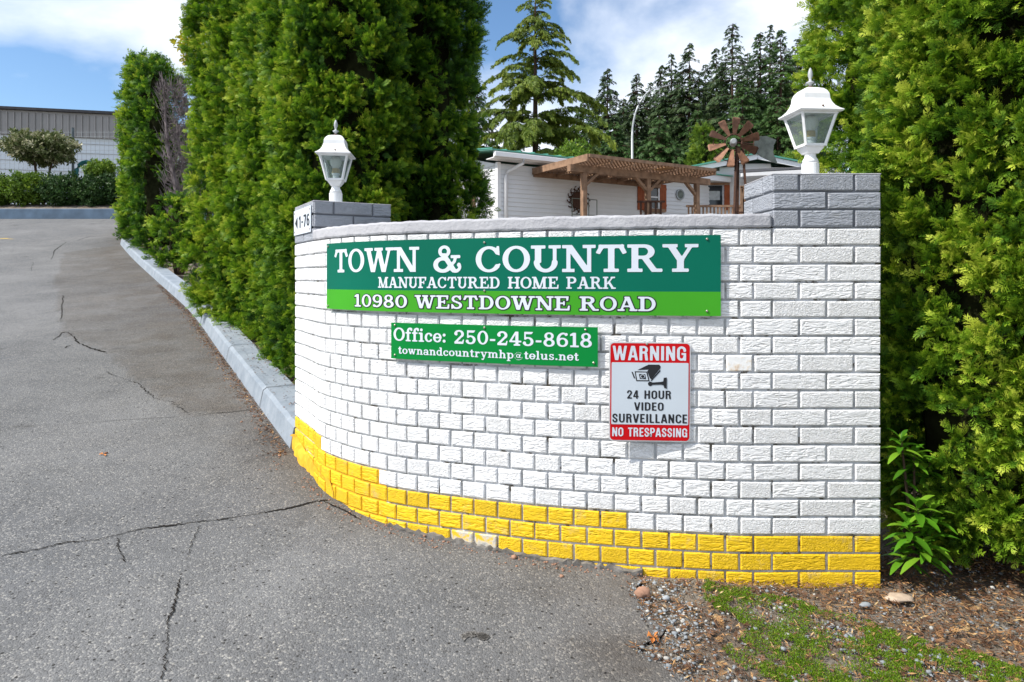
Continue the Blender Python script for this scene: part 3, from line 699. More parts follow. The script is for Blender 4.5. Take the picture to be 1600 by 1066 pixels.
SAN = {
 'W': (.98, [dg(.11,1,.27,0,.17), dg(.49,1,.32,0,.15), dg(.49,1,.66,0,.15), dg(.87,1,.71,0,.17)]),
 'A': (.68, [dg(.31,1,.10,0,.18), dg(.37,1,.58,0,.18), bx(.18,.2,.5,.34)]),
 'R': (.66, [bx(.05,0,.24,1), ar(.35,.74,.16,.19,-90,90,.17,.14), bx(.1,.86,.37,1), bx(.1,.47,.37,.62), dg(.46,.52,.52,0,.18)]),
 'N': (.68, [bx(.05,0,.22,1), bx(.46,0,.63,1), dg(.14,1,.54,0,.19)]),
 'I': (.30, [bx(.055,0,.245,1)]),
 'G': (.68, [ar(.34,.30,.205,.225,180,360,.18,.15), ar(.34,.70,.205,.225,0,180,.18,.15), bx(.045,.28,.225,.72), bx(.34,.40,.635,.54), bx(.48,0,.635,.5)]),
 '2': (.60, [ar(.29,.72,.18,.21,-20,180,.17,.15), ('L',[(.45,.62),(.28,.34),(.15,.12)],.165), bx(.05,0,.54,.16)]),
 '4': (.62, [dg(.36,1,.10,.30,.15), bx(.02,.2,.58,.34), bx(.32,0,.49,1)]),
 'H': (.68, [bx(.05,0,.235,1), bx(.445,0,.63,1), bx(.1,.42,.6,.58)]),
 'O': (.68, [ar(.34,.30,.205,.225,180,360,.18,.15), ar(.34,.70,.205,.225,0,180,.18,.15), bx(.045,.28,.225,.72), bx(.455,.28,.635,.72)]),
 'U': (.68, [ar(.34,.30,.205,.225,180,360,.18,.15), bx(.045,.28,.225,1), bx(.455,.28,.635,1)]),
 'V': (.66, [dg(.10,1,.31,0,.18), dg(.56,1,.35,0,.18)]),
 'D': (.68, [bx(.05,0,.235,1), ar(.32,.72,.22,.205,0,90,.18,.15), ar(.32,.28,.22,.205,-90,0,.18,.15), bx(.1,.85,.34,1), bx(.1,0,.34,.15), bx(.45,.26,.63,.74)]),
 'E': (.56, [bx(.05,0,.235,1), bx(.1,.85,.52,1), bx(.1,.43,.48,.57), bx(.1,0,.52,.15)]),
 'S': (.62, [ar(.31,.73,.18,.195,0,265,.17,.15), ar(.31,.27,.18,.195,-180,90,.17,.15)]),
 'L': (.54, [bx(.05,0,.235,1), bx(.1,0,.50,.15)]),
 'C': (.64, [ar(.34,.30,.205,.225,180,350,.18,.15), ar(.34,.70,.205,.225,10,180,.18,.15), bx(.045,.28,.225,.72)]),
 'T': (.58, [bx(.195,0,.385,1), bx(.02,.85,.56,1)]),
 'P': (.62, [bx(.05,0,.235,1), ar(.35,.72,.17,.21,-90,90,.17,.14), bx(.1,.86,.37,1), bx(.1,.43,.37,.58)]),
 '1': (.44, [bx(.16,0,.33,1), ('P',[(.0,.72),(.2,.78),(.28,1.0),(.18,1.0),(.0,.86)])]),
 '7': (.56, [bx(.03,.85,.54,1), dg(.45,.88,.20,0,.18)]),
 '6': (.60, [ar(.30,.31,.18,.235,0,360,.16,.13), ar(.36,.5,.24,.43,95,185,.16,.13), ('L',[(.40,.90),(.46,.84)],.12)]),
 '-': (.40, [bx(.04,.38,.36,.52)]),
}
def field(prims, X, Y):
    D = np.full(X.shape, -9.0)
    for p in prims:
        if p[0] == 'P':
            pts = p[1]; A = sum(a[0]*b[1]-b[0]*a[1] for a, b in zip(pts, pts[1:]+pts[:1]))
            if A < 0: pts = pts[::-1]
            d = np.full(X.shape, 9.0)
            for a, b in zip(pts, pts[1:] + pts[:1]):
                ex, ey = b[0]-a[0], b[1]-a[1]; L = math.hypot(ex, ey)
                if L < 1e-6: continue
                d = np.minimum(d, (ex * (Y - a[1]) - ey * (X - a[0])) / L)
        elif p[0] == 'A':
            _, cx, cy, rx, ry, a0, a1, tv, th = p; d = np.full(X.shape, -9.0)
            for a in np.linspace(R(a0), R(a1), 44):
                ca, sa = math.cos(a), math.sin(a); r = 0.5 * math.sqrt((tv*ca)**2 + (th*sa)**2)
                d = np.maximum(d, r - np.hypot(X - cx - (rx) * ca, Y - cy - (ry) * sa))
        else:
            _, pts, t = p; d = np.full(X.shape, -9.0)
            for a, b in zip(pts, pts[1:]):
                for q in np.linspace(0, 1, 16):
                    d = np.maximum(d, t/2 - np.hypot(X - a[0] - (b[0]-a[0])*q, Y - a[1] - (b[1]-a[1])*q))
        D = np.maximum(D, d)
    return D
def contour(prims, x0, y0, x1, y1, step, lev=0.0):
    """marching squares with filled polygons; full cells are merged along rows"""
    nx, ny = int((x1-x0)/step) + 2, int((y1-y0)/step) + 2
    gxx = x0 + np.arange(nx) * step; gyy = y0 + np.arange(ny) * step
    X, Y = np.meshgrid(gxx, gyy); D = field(prims, X, Y) + lev + 1e-7
    I = D > 0; V, Fc = [], []
    def emit(poly): Fc.append(tuple(range(len(V), len(V)+len(poly)))); V.extend(poly)
    for j in range(ny - 1):
        i = 0
        while i < nx - 1:
            c = (I[j,i], I[j,i+1], I[j+1,i+1], I[j+1,i])
            if all(c):
                k = i
                while k < nx - 1 and I[j,k+1] and I[j+1,k+1] and k - i < 6: k += 1
                emit([(gxx[i],gyy[j]),(gxx[k],gyy[j]),(gxx[k],gyy[j+1]),(gxx[i],gyy[j+1])]); i = k; continue
            if any(c):
                P = [(gxx[i],gyy[j],D[j,i]),(gxx[i+1],gyy[j],D[j,i+1]),(gxx[i+1],gyy[j+1],D[j+1,i+1]),(gxx[i],gyy[j+1],D[j+1,i])]
                poly = []
                for a, b in zip(P, P[1:] + P[:1]):
                    if a[2] > 0: poly.append((a[0], a[1]))
                    if (a[2] > 0) != (b[2] > 0):
                        t = a[2] / (a[2] - b[2]); poly.append((a[0]+(b[0]-a[0])*t, a[1]+(b[1]-a[1])*t))
                if len(poly) > 2: emit(poly)
            i += 1
    return V, Fc
_gc = {}
def glyph(font, ch, step, lev):
    k = (id(font), ch, step, lev)
    if k not in _gc:
        adv, pr = font[ch]; _gc[k] = contour(pr, -.14, -.42, adv + .16, 1.14, step, lev)
    return _gc[k]
def write(parent, name, text, font, mp, u0, u1, v0, v1, mat, lift, step=.035, lev=0.0, gap=.05, label=None):
    """text from u0 to u1, baseline v0, cap line v1, in the sign's own coordinates; mp(u, v, lift) -> world"""
    adv = [font[c][0] if c != ' ' else .42 for c in text]; tot = sum(adv) + gap * (len(text) - 1)
    sx = (u1 - u0) / tot; sy = (v1 - v0); x = 0; mb = MB()
    for c, a in zip(text, adv):
        if c != ' ':
            V, Fc = glyph(font, c, step, lev)
            mb.add([mp(u0 + (x + p[0]) * sx, v0 + p[1] * sy, lift) for p in V], Fc)
        x += a + gap
    return mb.build(name, mat, parent, **({'label': label} if label else {}))
def poly_print(parent, name, pts, mp, mat, lift, label=None):
    mb = MB(); mb.add([mp(p[0], p[1], lift) for p in pts], [tuple(range(len(pts)))]); return mb.build(name, mat, parent, **({'label': label} if label else {}))
def screw(parent, mp, u, v, mat='screw', r=.0045):
    c = Vector(mp(u, v, 0)); n = (Vector(mp(u, v, .01)) - c).normalized(); mb = MB()
    mb.tube([c, c + n * .003, c + n * .0042], [r, r, r * .6], 10); mb.build('screw', M[mat], parent)

def curved_sign(name, label, s0, s1, zt, zb, off, mats, split=None):
    c = cpt((s0 + s1) / 2, off)
    root = thing(name, (c[0], c[1], zb), label, 'sign')
    def mp(u, v, lift): x, y, a = cpt(s0 + u, off + lift); return (x, y, zb + v)
    H = zt - zb
    def panel(nm, v0, v1, mat, d0=0.0, thick=.0025, n=70):
        mb = MB(); base = 0; L = s1 - s0; rc = .006
        for i in range(n + 1):
            u = L * i / n
            e0 = rc if i in (0, n) else 0
            for (l, v) in ((d0, v0), (d0, v1), (d0 - thick, v1), (d0 - thick, v0)): mb.v.append(mp(u, v, l))
        for i in range(n):
            for k in range(4):
                k2 = (k+1) % 4; mb.f.append((4*i+k, 4*(i+1)+k, 4*(i+1)+k2, 4*i+k2))
        mb.f.append((0,1,2,3)); mb.f.append((4*n+3,4*n+2,4*n+1,4*n)); return mb.build(nm, mat, root)
    return root, mp, panel, H
# --- big sign (flexed round the wall)
OFF = .016
sA, sB = float(s_at_px(510.5, OFF)), float(s_at_px(1126, OFF))
yB = cpt(sB, OFF)[1]; ZT = (HY - 367.2) / F * yB; ZB = (HY - 494) / F * yB
sg, mp1, pan1, H1 = curved_sign('park_sign', 'long dark and light green sign reading TOWN & COUNTRY across the top of the curved wall', sA, sB, ZT, ZB, OFF, None)
pan1('upper_panel', H1 * .30, H1, M['sign_green']); pan1('lower_panel', 0, H1 * .30 - .0001, M['sign_lime'])
def U(px, off=OFF, s0=None): return float(s_at_px(px, off)) - (sA if s0 is None else s0)
def V1(fr): return H1 * (1 - fr)
for word, p0, p1, a, b, stp in (('TOWN', 523, 655, .445, .10, .03), ('&', 677, 722, .455, .085, .03), ('COUNTRY', 743, 1091, .455, .11, .03)):
    write(sg, 'lettering', word, SER, mp1, U(p0), U(p1), V1(a), V1(b), M['sign_white'], .0012, stp, gap=.02)
for word, p0, p1 in (('MANUFACTURED', 591, 782), ('HOME', 793, 873), ('PARK', 885, 962)):
    write(sg, 'lettering', word, SER, mp1, U(p0), U(p1), V1(.668), V1(.515), M['sign_white'], .0012, .05, gap=.03)
for word, p0, p1 in (('10980', 554, 637), ('WESTDOWNE', 649, 891), ('ROAD', 906, 1026)):
    write(sg, 'lettering_outline', word, SER, mp1, U(p0), U(p1), V1(.945), V1(.765), M['sign_black'], .0010, .045, lev=.062, gap=.05)
    write(sg, 'lettering', word, SER, mp1, U(p0), U(p1), V1(.945), V1(.765), M['sign_white'], .0022, .045, gap=.05)
for (u, v) in ((.012, .955), (.012, .045)): screw(sg, mp1, u * 1.0 + .004, H1 * v)
um = U(757)
for v in (.94, .30): screw(sg, mp1, um, H1 * v)
for v in (.95, .06): screw(sg, mp1, sB - sA - .05, H1 * v)
# --- office sign
sA2, sB2 = float(s_at_px(611, OFF)), float(s_at_px(934.5, OFF)); y2 = cpt(sB2, OFF)[1]
ZT2 = (HY - 511.5) / F * y2; ZB2 = (HY - 573.5) / F * y2
so, mp2, pan2, H2 = curved_sign('office_sign', 'small green sign with office phone number and email below the long sign', sA2, sB2, ZT2, ZB2, OFF, None)
pan2('panel', 0, H2, M['sign_mid'])
U2 = lambda px: U(px, OFF, sA2); V2 = lambda fr: H2 * (1 - fr)
write(so, 'lettering', 'Office:', SER, mp2, U2(615), U2(698), V2(.50), V2(.13), M['sign_white'], .0012, .04, gap=.03)
write(so, 'lettering', '250-245-8618', SER, mp2, U2(709), U2(926), V2(.515), V2(.15), M['sign_white'], .0012, .04, gap=.06)
write(so, 'lettering', 'townandcountrymhp@telus.net', SER, mp2, U2(622.5), U2(904.5), V2(.855), V2(.635), M['sign_white'], .0012, .06, gap=.035)
for px, v in ((617, .93), (617, .1), (757, .93), (915, .93), (928, .10)): screw(so, mp2, U2(px), H2 * v)

# --- warning sign: a flat plate
yW = 2.513; wl_, wr_ = (952.5 - 800) / F * yW, (1079 - 800) / F * yW
zwt, zwb = (HY - 535.2) / F * yW, (HY - 690.5) / F * yW
Wd, Hd = wr_ - wl_, zwt - zwb
sw = thing('warning_sign', (wl_ + Wd / 2, yW, zwb), 'white and red WARNING video surveillance sign on the white bricks', 'sign')
tl = R(-0.35)
def mpw(u, v, lift):
    a, b = u - Wd/2, v - Hd/2
    yy = yW + .012 - (u / Wd) * .012
    return (wl_ + Wd/2 + a*math.cos(tl) - b*math.sin(tl), yy - lift, zwb + Hd/2 + a*math.sin(tl) + b*math.cos(tl))
def rrect(u0, v0, u1, v1, r, n=6):
    P = []
    for cx, cy, a in ((u1-r, v1-r, 0), (u0+r, v1-r, 90), (u0+r, v0+r, 180), (u1-r, v0+r, 270)):
        for k in range(n + 1): t = R(a + 90 * k / n); P.append((cx + r*math.cos(t), cy + r*math.sin(t)))
    return P[::-1]
P = rrect(0, 0, Wd, Hd, .016); mb = MB(); n = len(P)
mb.add([mpw(u, v, 0) for u, v in P] + [mpw(u, v, -.002) for u, v in P], [tuple(range(n)), tuple(range(n, 2*n))[::-1]] + [(k, (k+1) % n + 0, (k+1) % n + n, k + n) for k in range(n)])
mb.build('plate', M['sign_back'], sw)
poly_print(sw, 'red_print', rrect(.004, .004, Wd-.004, Hd-.004, .014), mpw, M['sign_red'], .0009)
fw = lambda f: Wd * f; fh = lambda f: Hd * (1 - f)
poly_print(sw, 'white_field', rrect(fw(.028), fh(.83), fw(.972), fh(.205), .004), mpw, M['sign_panel'], .0018)
write(sw, 'lettering', 'WARNING', SAN, mpw, fw(.035), fw(.95), fh(.183), fh(.038), M['sign_white'], .0018, .04, gap=.03)
write(sw, 'lettering', '24 HOUR', SAN, mpw, fw(.215), fw(.765), fh(.570), fh(.485), M['sign_black'], .0026, .05, gap=.04)
write(sw, 'lettering', 'VIDEO', SAN, mpw, fw(.305), fw(.675), fh(.688), fh(.605), M['sign_black'], .0026, .05, gap=.04)
write(sw, 'lettering', 'SURVEILLANCE', SAN, mpw, fw(.035), fw(.962), fh(.812), fh(.722), M['sign_black'], .0026, .05, gap=.05)
write(sw, 'lettering', 'NO TRESPASSING', SAN, mpw, fw(.035), fw(.965), fh(.952), fh(.862), M['sign_white'], .0018, .05, gap=.03)
# camera pictogram, traced as filled shapes (fractions of the plate)
CX = lambda x: fw((x - 55) / 800.0); CY = lambda y: fh((y - 40) / 990.0)
def pic(pts, mat, lift, nm='camera_pictogram'): return poly_print(sw, nm, [(CX(x), CY(y)) for x, y in pts], mpw, M[mat], lift)
pic([(330,318),(440,262),(545,262),(560,280),(556,300),(470,408),(455,400),(428,330),(440,312)], 'sign_black', .0026)
pic([(556,308),(556,330),(470,428),(462,418)], 'sign_black', .0026)
pic([(272,335),(286,338),(310,400),(298,402)], 'sign_black', .0026)
pic([(304,330),(428,332),(452,428),(320,428)], 'sign_black', .0026)
pic([(316,342),(418,342),(438,418),(330,418)], 'sign_panel', .0032)
pic([(346,356),(408,358),(416,408),(354,404)], 'sign_black', .0038)
pic([(366+24*math.cos(a)+16, 380+20*math.sin(a)) for a in [k*.5236 for k in range(12)]], 'sign_panel', .0044)
pic([(382+17*math.cos(a), 380+15*math.sin(a)) for a in [k*.5236 for k in range(12)]], 'sign_black', .005)
pic([(459+24*math.cos(a), 454+23*math.sin(a)) for a in [k*.5236 for k in range(12)]], 'sign_black', .0026)
pic([(475,440),(575,432),(575,460),(475,464)], 'sign_black', .0030)
pic([(570,430),(585,428),(590,392),(620,388),(620,500),(596,494),(588,466),(570,462)], 'sign_black', .0034)
screw(sw, mpw, fw(.46), fh(.018)); screw(sw, mpw, fw(.5), fh(.93))
# --- unit number sign on the left pillar's left face
def mpn(u, v, lift):
    x, y = lfx(-.004 - lift, PW - .015 - u); return (x, y, .238 + v)
sn = thing('number_sign', (*lfx(-.004, .2), .238), 'white number sign with black arrow and 1-76 on the left pillar', 'sign')
Wn, Hn = .37, .134
mb = MB()
mb.add([mpn(0,0,.003), mpn(Wn,0,.003), mpn(Wn,Hn,.003), mpn(0,Hn,.003), mpn(0,0,0), mpn(Wn,0,0), mpn(Wn,Hn,0), mpn(0,Hn,0)],
       [(0,1,2,3),(7,6,5,4),(0,4,5,1),(1,5,6,2),(2,6,7,3),(3,7,4,0)])
mb.build('plate', M['sign_white'], sn)
poly_print(sn, 'arrow', [(.03, Hn*.48), (.085, Hn*.72), (.085, Hn*.24)], mpn, M['sign_black'], .0045)
write(sn, 'lettering', '1-76', SAN, mpn, .12, .35, Hn*.25, Hn*.72, M['sign_black'], .0045, .05, gap=.06)
for u, v in ((.02,.12), (.35,.12), (.02,.88), (.35,.88)): screw(sn, mpn, Wn*u/.37 if u > .1 else u, Hn*v, 'rust_spot', .006)
# ------------------------------------------------------------------ lamps
def lamp(loc, rz, label, hs_, shards=False):
    root = thing('post_lamp', (loc[0], loc[1], loc[2]), label, 'lamp', 'white lanterns on the pillars', rz)
    S = hs_ / .455
    def q(prof, n=4, rot=0.0):      # prof in metres from the base, square sections use half-width as apothem
        mb = MB(); k = math.sqrt(2) if n == 4 else 1
        mb.lathe([(r * k * S, z * S) for r, z in prof], n, rot=rot); return mb
    q([(.034,0),(.034,.062),(.0335,.064)], 24).build('collar', M['lamp_white'], root, local=True, smooth=False, bevel=.0015)
    q([(.033,.064),(.029,.078),(.023,.088),(.021,.100),(.024,.104)], 24).build('neck', M['lamp_white'], root, local=True, smooth=True)
    q([(.024,.102),(.030,.112),(.037,.122),(.040,.134)], 6 if 0 else 4).build('lower_cup', M['lamp_white'], root, local=True, bevel=.002)
    # frame: four corner bars, bottom and top rims
    b0, b1, z0, z1 = .041, .071, .134, .260
    for sx, sy in ((1,1),(1,-1),(-1,1),(-1,-1)):
        mb = MB(); mb.beam((sx*b0*S, sy*b0*S, z0*S), (sx*b1*S, sy*b1*S, z1*S), .010*S, .010*S, up=(sx, sy, 0)); mb.build('corner_bar', M['lamp_white'], root, local=True)
    for (b, z, h, nm) in ((b0, z0, .010, 'lower_rim'), (b1, z1 - .002, .010, 'upper_rim')):
        mb = MB()
        for a in range(4):
            t = a * math.pi/2; ct, s_ = math.cos(t), math.sin(t)
            A = (ct*b - s_*(-b-.004), s_*b + ct*(-b-.004)); B = (ct*b - s_*(b+.004), s_*b + ct*(b+.004))
            mb.beam((A[0]*S, A[1]*S, z*S), (B[0]*S, B[1]*S, z*S), .010*S, h*S)
        mb.build(nm, M['lamp_white'], root, local=True)
    for a in range(4):
        t = a * math.pi/2; ct, s_ = math.cos(t), math.sin(t); mb = MB()
        def pt(b, w, z, o=0): return ((ct*(b+o) - s_*w)*S, (s_*(b+o) + ct*w)*S, z*S)
        mb.add([pt(b0, -b0+.003, z0+.004), pt(b0, b0-.003, z0+.004), pt(b1, b1-.004, z1), pt(b1, -b1+.004, z1),
                pt(b0, -b0+.003, z0+.004, -.002), pt(b0, b0-.003, z0+.004, -.002), pt(b1, b1-.004, z1, -.002), pt(b1, -b1+.004, z1, -.002)],
               [(0,1,2,3),(7,6,5,4),(0,4,5,1),(1,5,6,2),(2,6,7,3),(3,7,4,0)])
        mb.build('pane', M['glass'], root, local=True)
    q([(.0915,.264),(.092,.268),(.081,.275),(.069,.287),(.060,.303),(.0545,.320),(.054,.327),(.053,.339),(.047,.353),(.037,.364),(.022,.371),(.008,.374)]).build('roof', M['lamp_white'], root, local=True, bevel=.0012)
    q([(.086,.260),(.0915,.2642)]).build('eave', M['lamp_white'], root, local=True)
    q([(.010,.371),(.011,.376),(.009,.380)], 14).build('finial_ring', M['rust_spot'], root, local=True, smooth=True)
    fin = q([(.007,.379),(.006,.388),(.015,.392),(.016,.397),(.006,.401),(.0055,.410),(.010,.424),(.009,.438),(.005,.450),(.0015,.456)], 14).build('finial', M['finial'], root, local=True, smooth=True)
    q([(.014,.122),(.016,.126),(.016,.160),(.020,.163),(.020,.170)], 16).build('lamp_holder', M['lamp_white'], root, local=True, smooth=False)
    q([(.019,.170),(.020,.172),(.020,.192),(.017,.196)], 16).build('socket', M['socket'], root, local=True)
    q([(.016,.195),(.019,.204),(.028,.218),(.0305,.230),(.029,.242),(.021,.254),(.010,.260),(.001,.262)], 20).build('bulb', M['bulb'], root, local=True, smooth=True)
    for (a, r, z) in ((-2.0, .0345, .014), (-1.35, .098, .274)):
        mb = MB(); c = Vector((r*math.cos(a)*S, r*math.sin(a)*S, z*S)); d = Vector((math.cos(a), math.sin(a), 0))
        if z > .1: c = Vector((.010, -.077, .281)) * S; d = Vector((0, -.6, .8))
        mb.tube([c, c + d * .004], .004, 8); mb.build('rusty_screw', M['rust_spot'], root, local=True)
    return root
l1 = lamp((*lfx(.165, .185), 5.84 * Cc), R(5), 'white lantern with a pale bulb on the left pillar', .458)
l2 = lamp((1.182, 2.65, 5.84 * Cc), R(5), 'white lantern with a yellowed bulb socket on the right pillar', .440)
# ------------------------------------------------------------------ kerb along the hedge
KB = [(3.72, -1.236), (4.6, -1.765), (5.95, -2.58), (8.1, -3.91), (10.5, -5.6), (13.0, -7.4), (14.8, -8.67)]
kp = catmull([(x, y) for y, x in KB], 16)
def kerb_run(name, i0, i1, parent=None):
    mb = MB()
    for i in range(i0, i1 + 1):
        x, y = kp[i]; d = kp[min(i+1, len(kp)-1)] - kp[max(i-1, 0)]; a = math.atan2(d[1], d[0]); n = (math.sin(a), -math.cos(a))
        g = G(x, y)
        wob = .002 * math.sin(i * 1.3)
        for off, z in ((-.004, -.12), (.0, .0), (.022 + wob, .112), (.045 + wob, .130), (.225, .134), (.235, .10), (.235, -.12)):
            mb.v.append((x + n[0]*off, y + n[1]*off, g + z))
    for i in range(i1 - i0):
        for k in range(6): b = 7*i+k; mb.f.append((b, b+7, b+8, b+1))
    mb.f.append(tuple(range(7))); mb.f.append(tuple(7*(i1-i0)+k for k in range(7))[::-1])
    return mb.build(name, M['kerb'], parent)
kerb = thing('kerb', (-3.0, 6.6, G(-3, 6.6)), 'long pale blue-grey painted kerb along the foot of the left hedge', 'kerb')
cuts = [0, 14, 30, 46, 62, 78, len(kp) - 1]
for a, b in zip(cuts, cuts[1:]): kerb_run('kerb_section', a, b, kerb)
for a in cuts[1:-1]:
    x, y = kp[a]; d = kp[a+1] - kp[a-1]; an = math.atan2(d[1], d[0]); nx, ny = math.sin(an), -math.cos(an); g = G(x, y); tx, ty = math.cos(an)*.004, math.sin(an)*.004; mb = MB()
    for q in (-1, 1):
        for off, z in ((-.006, .0), (.020, .114), (.045, .1325), (.222, .137)): mb.v.append((x + nx*off + tx*q, y + ny*off + ty*q, g + z + .0015))
    for k in range(3): mb.f.append((k, k+1, k+5, k+4))
    mb.build('joint', M['crack'], kerb)
uk = thing('upper_kerb', (-15, 19.35, 1.65), 'low blue painted retaining kerb at the top of the driveway', 'kerb')
mb = MB(); mb.box(-40, 19.3, 1.3, -8.6, 19.62, 2.03); mb.build('kerb_wall', M['blue_kerb'], uk, bevel=.02)

# ------------------------------------------------------------------ foliage building blocks
def quads_from(lst):
    V, Q = [], []
    for q in lst: n = len(V); V += q; Q.append((n, n+1, n+2, n+3))
    return np.array(V, float), np.array(Q)
def blade(p, d, L, w, bend=0.0, z=0.0):
    """flat rhomb-like leaflet in the xy plane"""
    px, py = -d[1], d[0]
    return [(p[0], p[1], z), (p[0]+d[0]*L*.45+px*w, p[1]+d[1]*L*.45+py*w, z+bend*.4), (p[0]+d[0]*L, p[1]+d[1]*L, z+bend), (p[0]+d[0]*L*.45-px*w, p[1]+d[1]*L*.45-py*w, z+bend*.4)]
def cedar_spray(r, nb=7, sub=2, w=.035):
    out = [];
    for i in range(3): out.append(blade((0, i*.3), (0, 1), .42, w*.8, 0, -.06*(i*.3)**2))
    for i in range(nb):
        t = .08 + .84 * i / nb
        for s in (-1, 1):
            a = R(40 + r.uniform(-12, 16)); d = (s*math.sin(a), math.cos(a)); L = (.52 * (1 - t*.72)) * r.uniform(.8, 1.15)
            p = (0, t); z = -.10*t*t + r.uniform(-.03, .03)
            out.append(blade(p, d, L, w, r.uniform(-.10, .05), z))
            if i < nb * .7:
                for k in range(sub):
                    q = .35 + .3*k; a2 = a + s * 0 + R(r.choice((-1, 1)) * 36); d2 = (s*math.sin(a2), math.cos(a2))
                    out.append(blade((p[0]+d[0]*L*q, p[1]+d[1]*L*q), d2, L*.45, w*.8, r.uniform(-.06, .06), z))
    V, Q = quads_from(out); c = r.uniform(.15, .55); V[:, 2] -= c * V[:, 1]**2; V[:, 2] += r.uniform(-.5, .5) * V[:, 0]**2 + r.uniform(-.3,.3)*V[:, 0]*V[:, 1]
    return V, Q
def fir_spray(r, n=7, w=.07):
    out = [blade((0, 0), (0, 1), 1.0, w*.8)]
    for i in range(n):
        t = .05 + .85*i/n
        for s in (-1, 1):
            a = R(50 + r.uniform(-15, 15)); L = .5*(1 - t*.7)*r.uniform(.7, 1.2)
            out.append(blade((0, t), (s*math.sin(a), math.cos(a)), L, w, r.uniform(-.3, -.05), -.1*t))
    return quads_from(out)
def leaf_cluster(r, n=6, w=.16):
    out = []
    V, Q = [], []
    for i in range(n):
        a = r.uniform(0, 6.28); e = r.uniform(-.4, 1.1)
        d = Vector((math.cos(a)*math.cos(e), math.sin(a)*math.cos(e), math.sin(e))); u = d.cross(Vector((r.uniform(-1,1), r.uniform(-1,1), r.uniform(-1,1)))).normalized()
        o = d * r.uniform(0, .3); L = r.uniform(.5, .9); b = len(V)
        V += [tuple(o), tuple(o + d*L*.5 + u*w), tuple(o + d*L), tuple(o + d*L*.5 - u*w)]; Q.append((b, b+1, b+2, b+3))
    return np.array(V, float), np.array(Q)
r0 = random.Random(3)
CED = [cedar_spray(r0, 6, 2, .036) for _ in range(8)]
CEDL = [cedar_spray(r0, 5, 1, .045) for _ in range(5)]
FIR = [fir_spray(r0) for _ in range(4)]
LEAF = [leaf_cluster(r0) for _ in range(5)]
def norm(a): return a / (np.linalg.norm(a, axis=-1, keepdims=True) + 1e-9)
_ng = None
def spray_nodes():
    """node group: the loose points of the mesh carry copies of the little sprays stored beside them"""
    global _ng
    if _ng: return _ng
    g = bpy.data.node_groups.new('sprays_on_points', 'GeometryNodeTree')
    g.interface.new_socket('Geometry', in_out='INPUT', socket_type='NodeSocketGeometry'); g.interface.new_socket('Geometry', in_out='OUTPUT', socket_type='NodeSocketGeometry')
    N, Lk = g.nodes, g.links; gi = N.new('NodeGroupInput'); go = N.new('NodeGroupOutput')
    def attr(nm, ty):
        n = N.new('GeometryNodeInputNamedAttribute'); n.data_type = ty; n.inputs['Name'].default_value = nm; return n.outputs['Attribute']
    sep = N.new('GeometryNodeSeparateGeometry'); sep.domain = 'POINT'
    Lk.new(gi.outputs[0], sep.inputs['Geometry']); Lk.new(attr('is_point', 'BOOLEAN'), sep.inputs['Selection'])
    sp = N.new('GeometryNodeSplitToInstances'); sp.domain = 'POINT'
    Lk.new(sep.outputs['Inverted'], sp.inputs['Geometry']); Lk.new(attr('variant', 'INT'), sp.inputs['Group ID'])
    ip = N.new('GeometryNodeInstanceOnPoints'); e = N.new('FunctionNodeEulerToRotation')
    Lk.new(attr('rot', 'FLOAT_VECTOR'), e.inputs[0]); Lk.new(sep.outputs['Selection'], ip.inputs['Points']); Lk.new(sp.outputs['Instances'], ip.inputs['Instance'])
    ip.inputs['Pick Instance'].default_value = True; Lk.new(attr('variant', 'INT'), ip.inputs['Instance Index'])
    Lk.new(e.outputs[0], ip.inputs['Rotation']); Lk.new(attr('size', 'FLOAT'), ip.inputs['Scale']); Lk.new(ip.outputs[0], go.inputs[0])
    _ng = g; return g
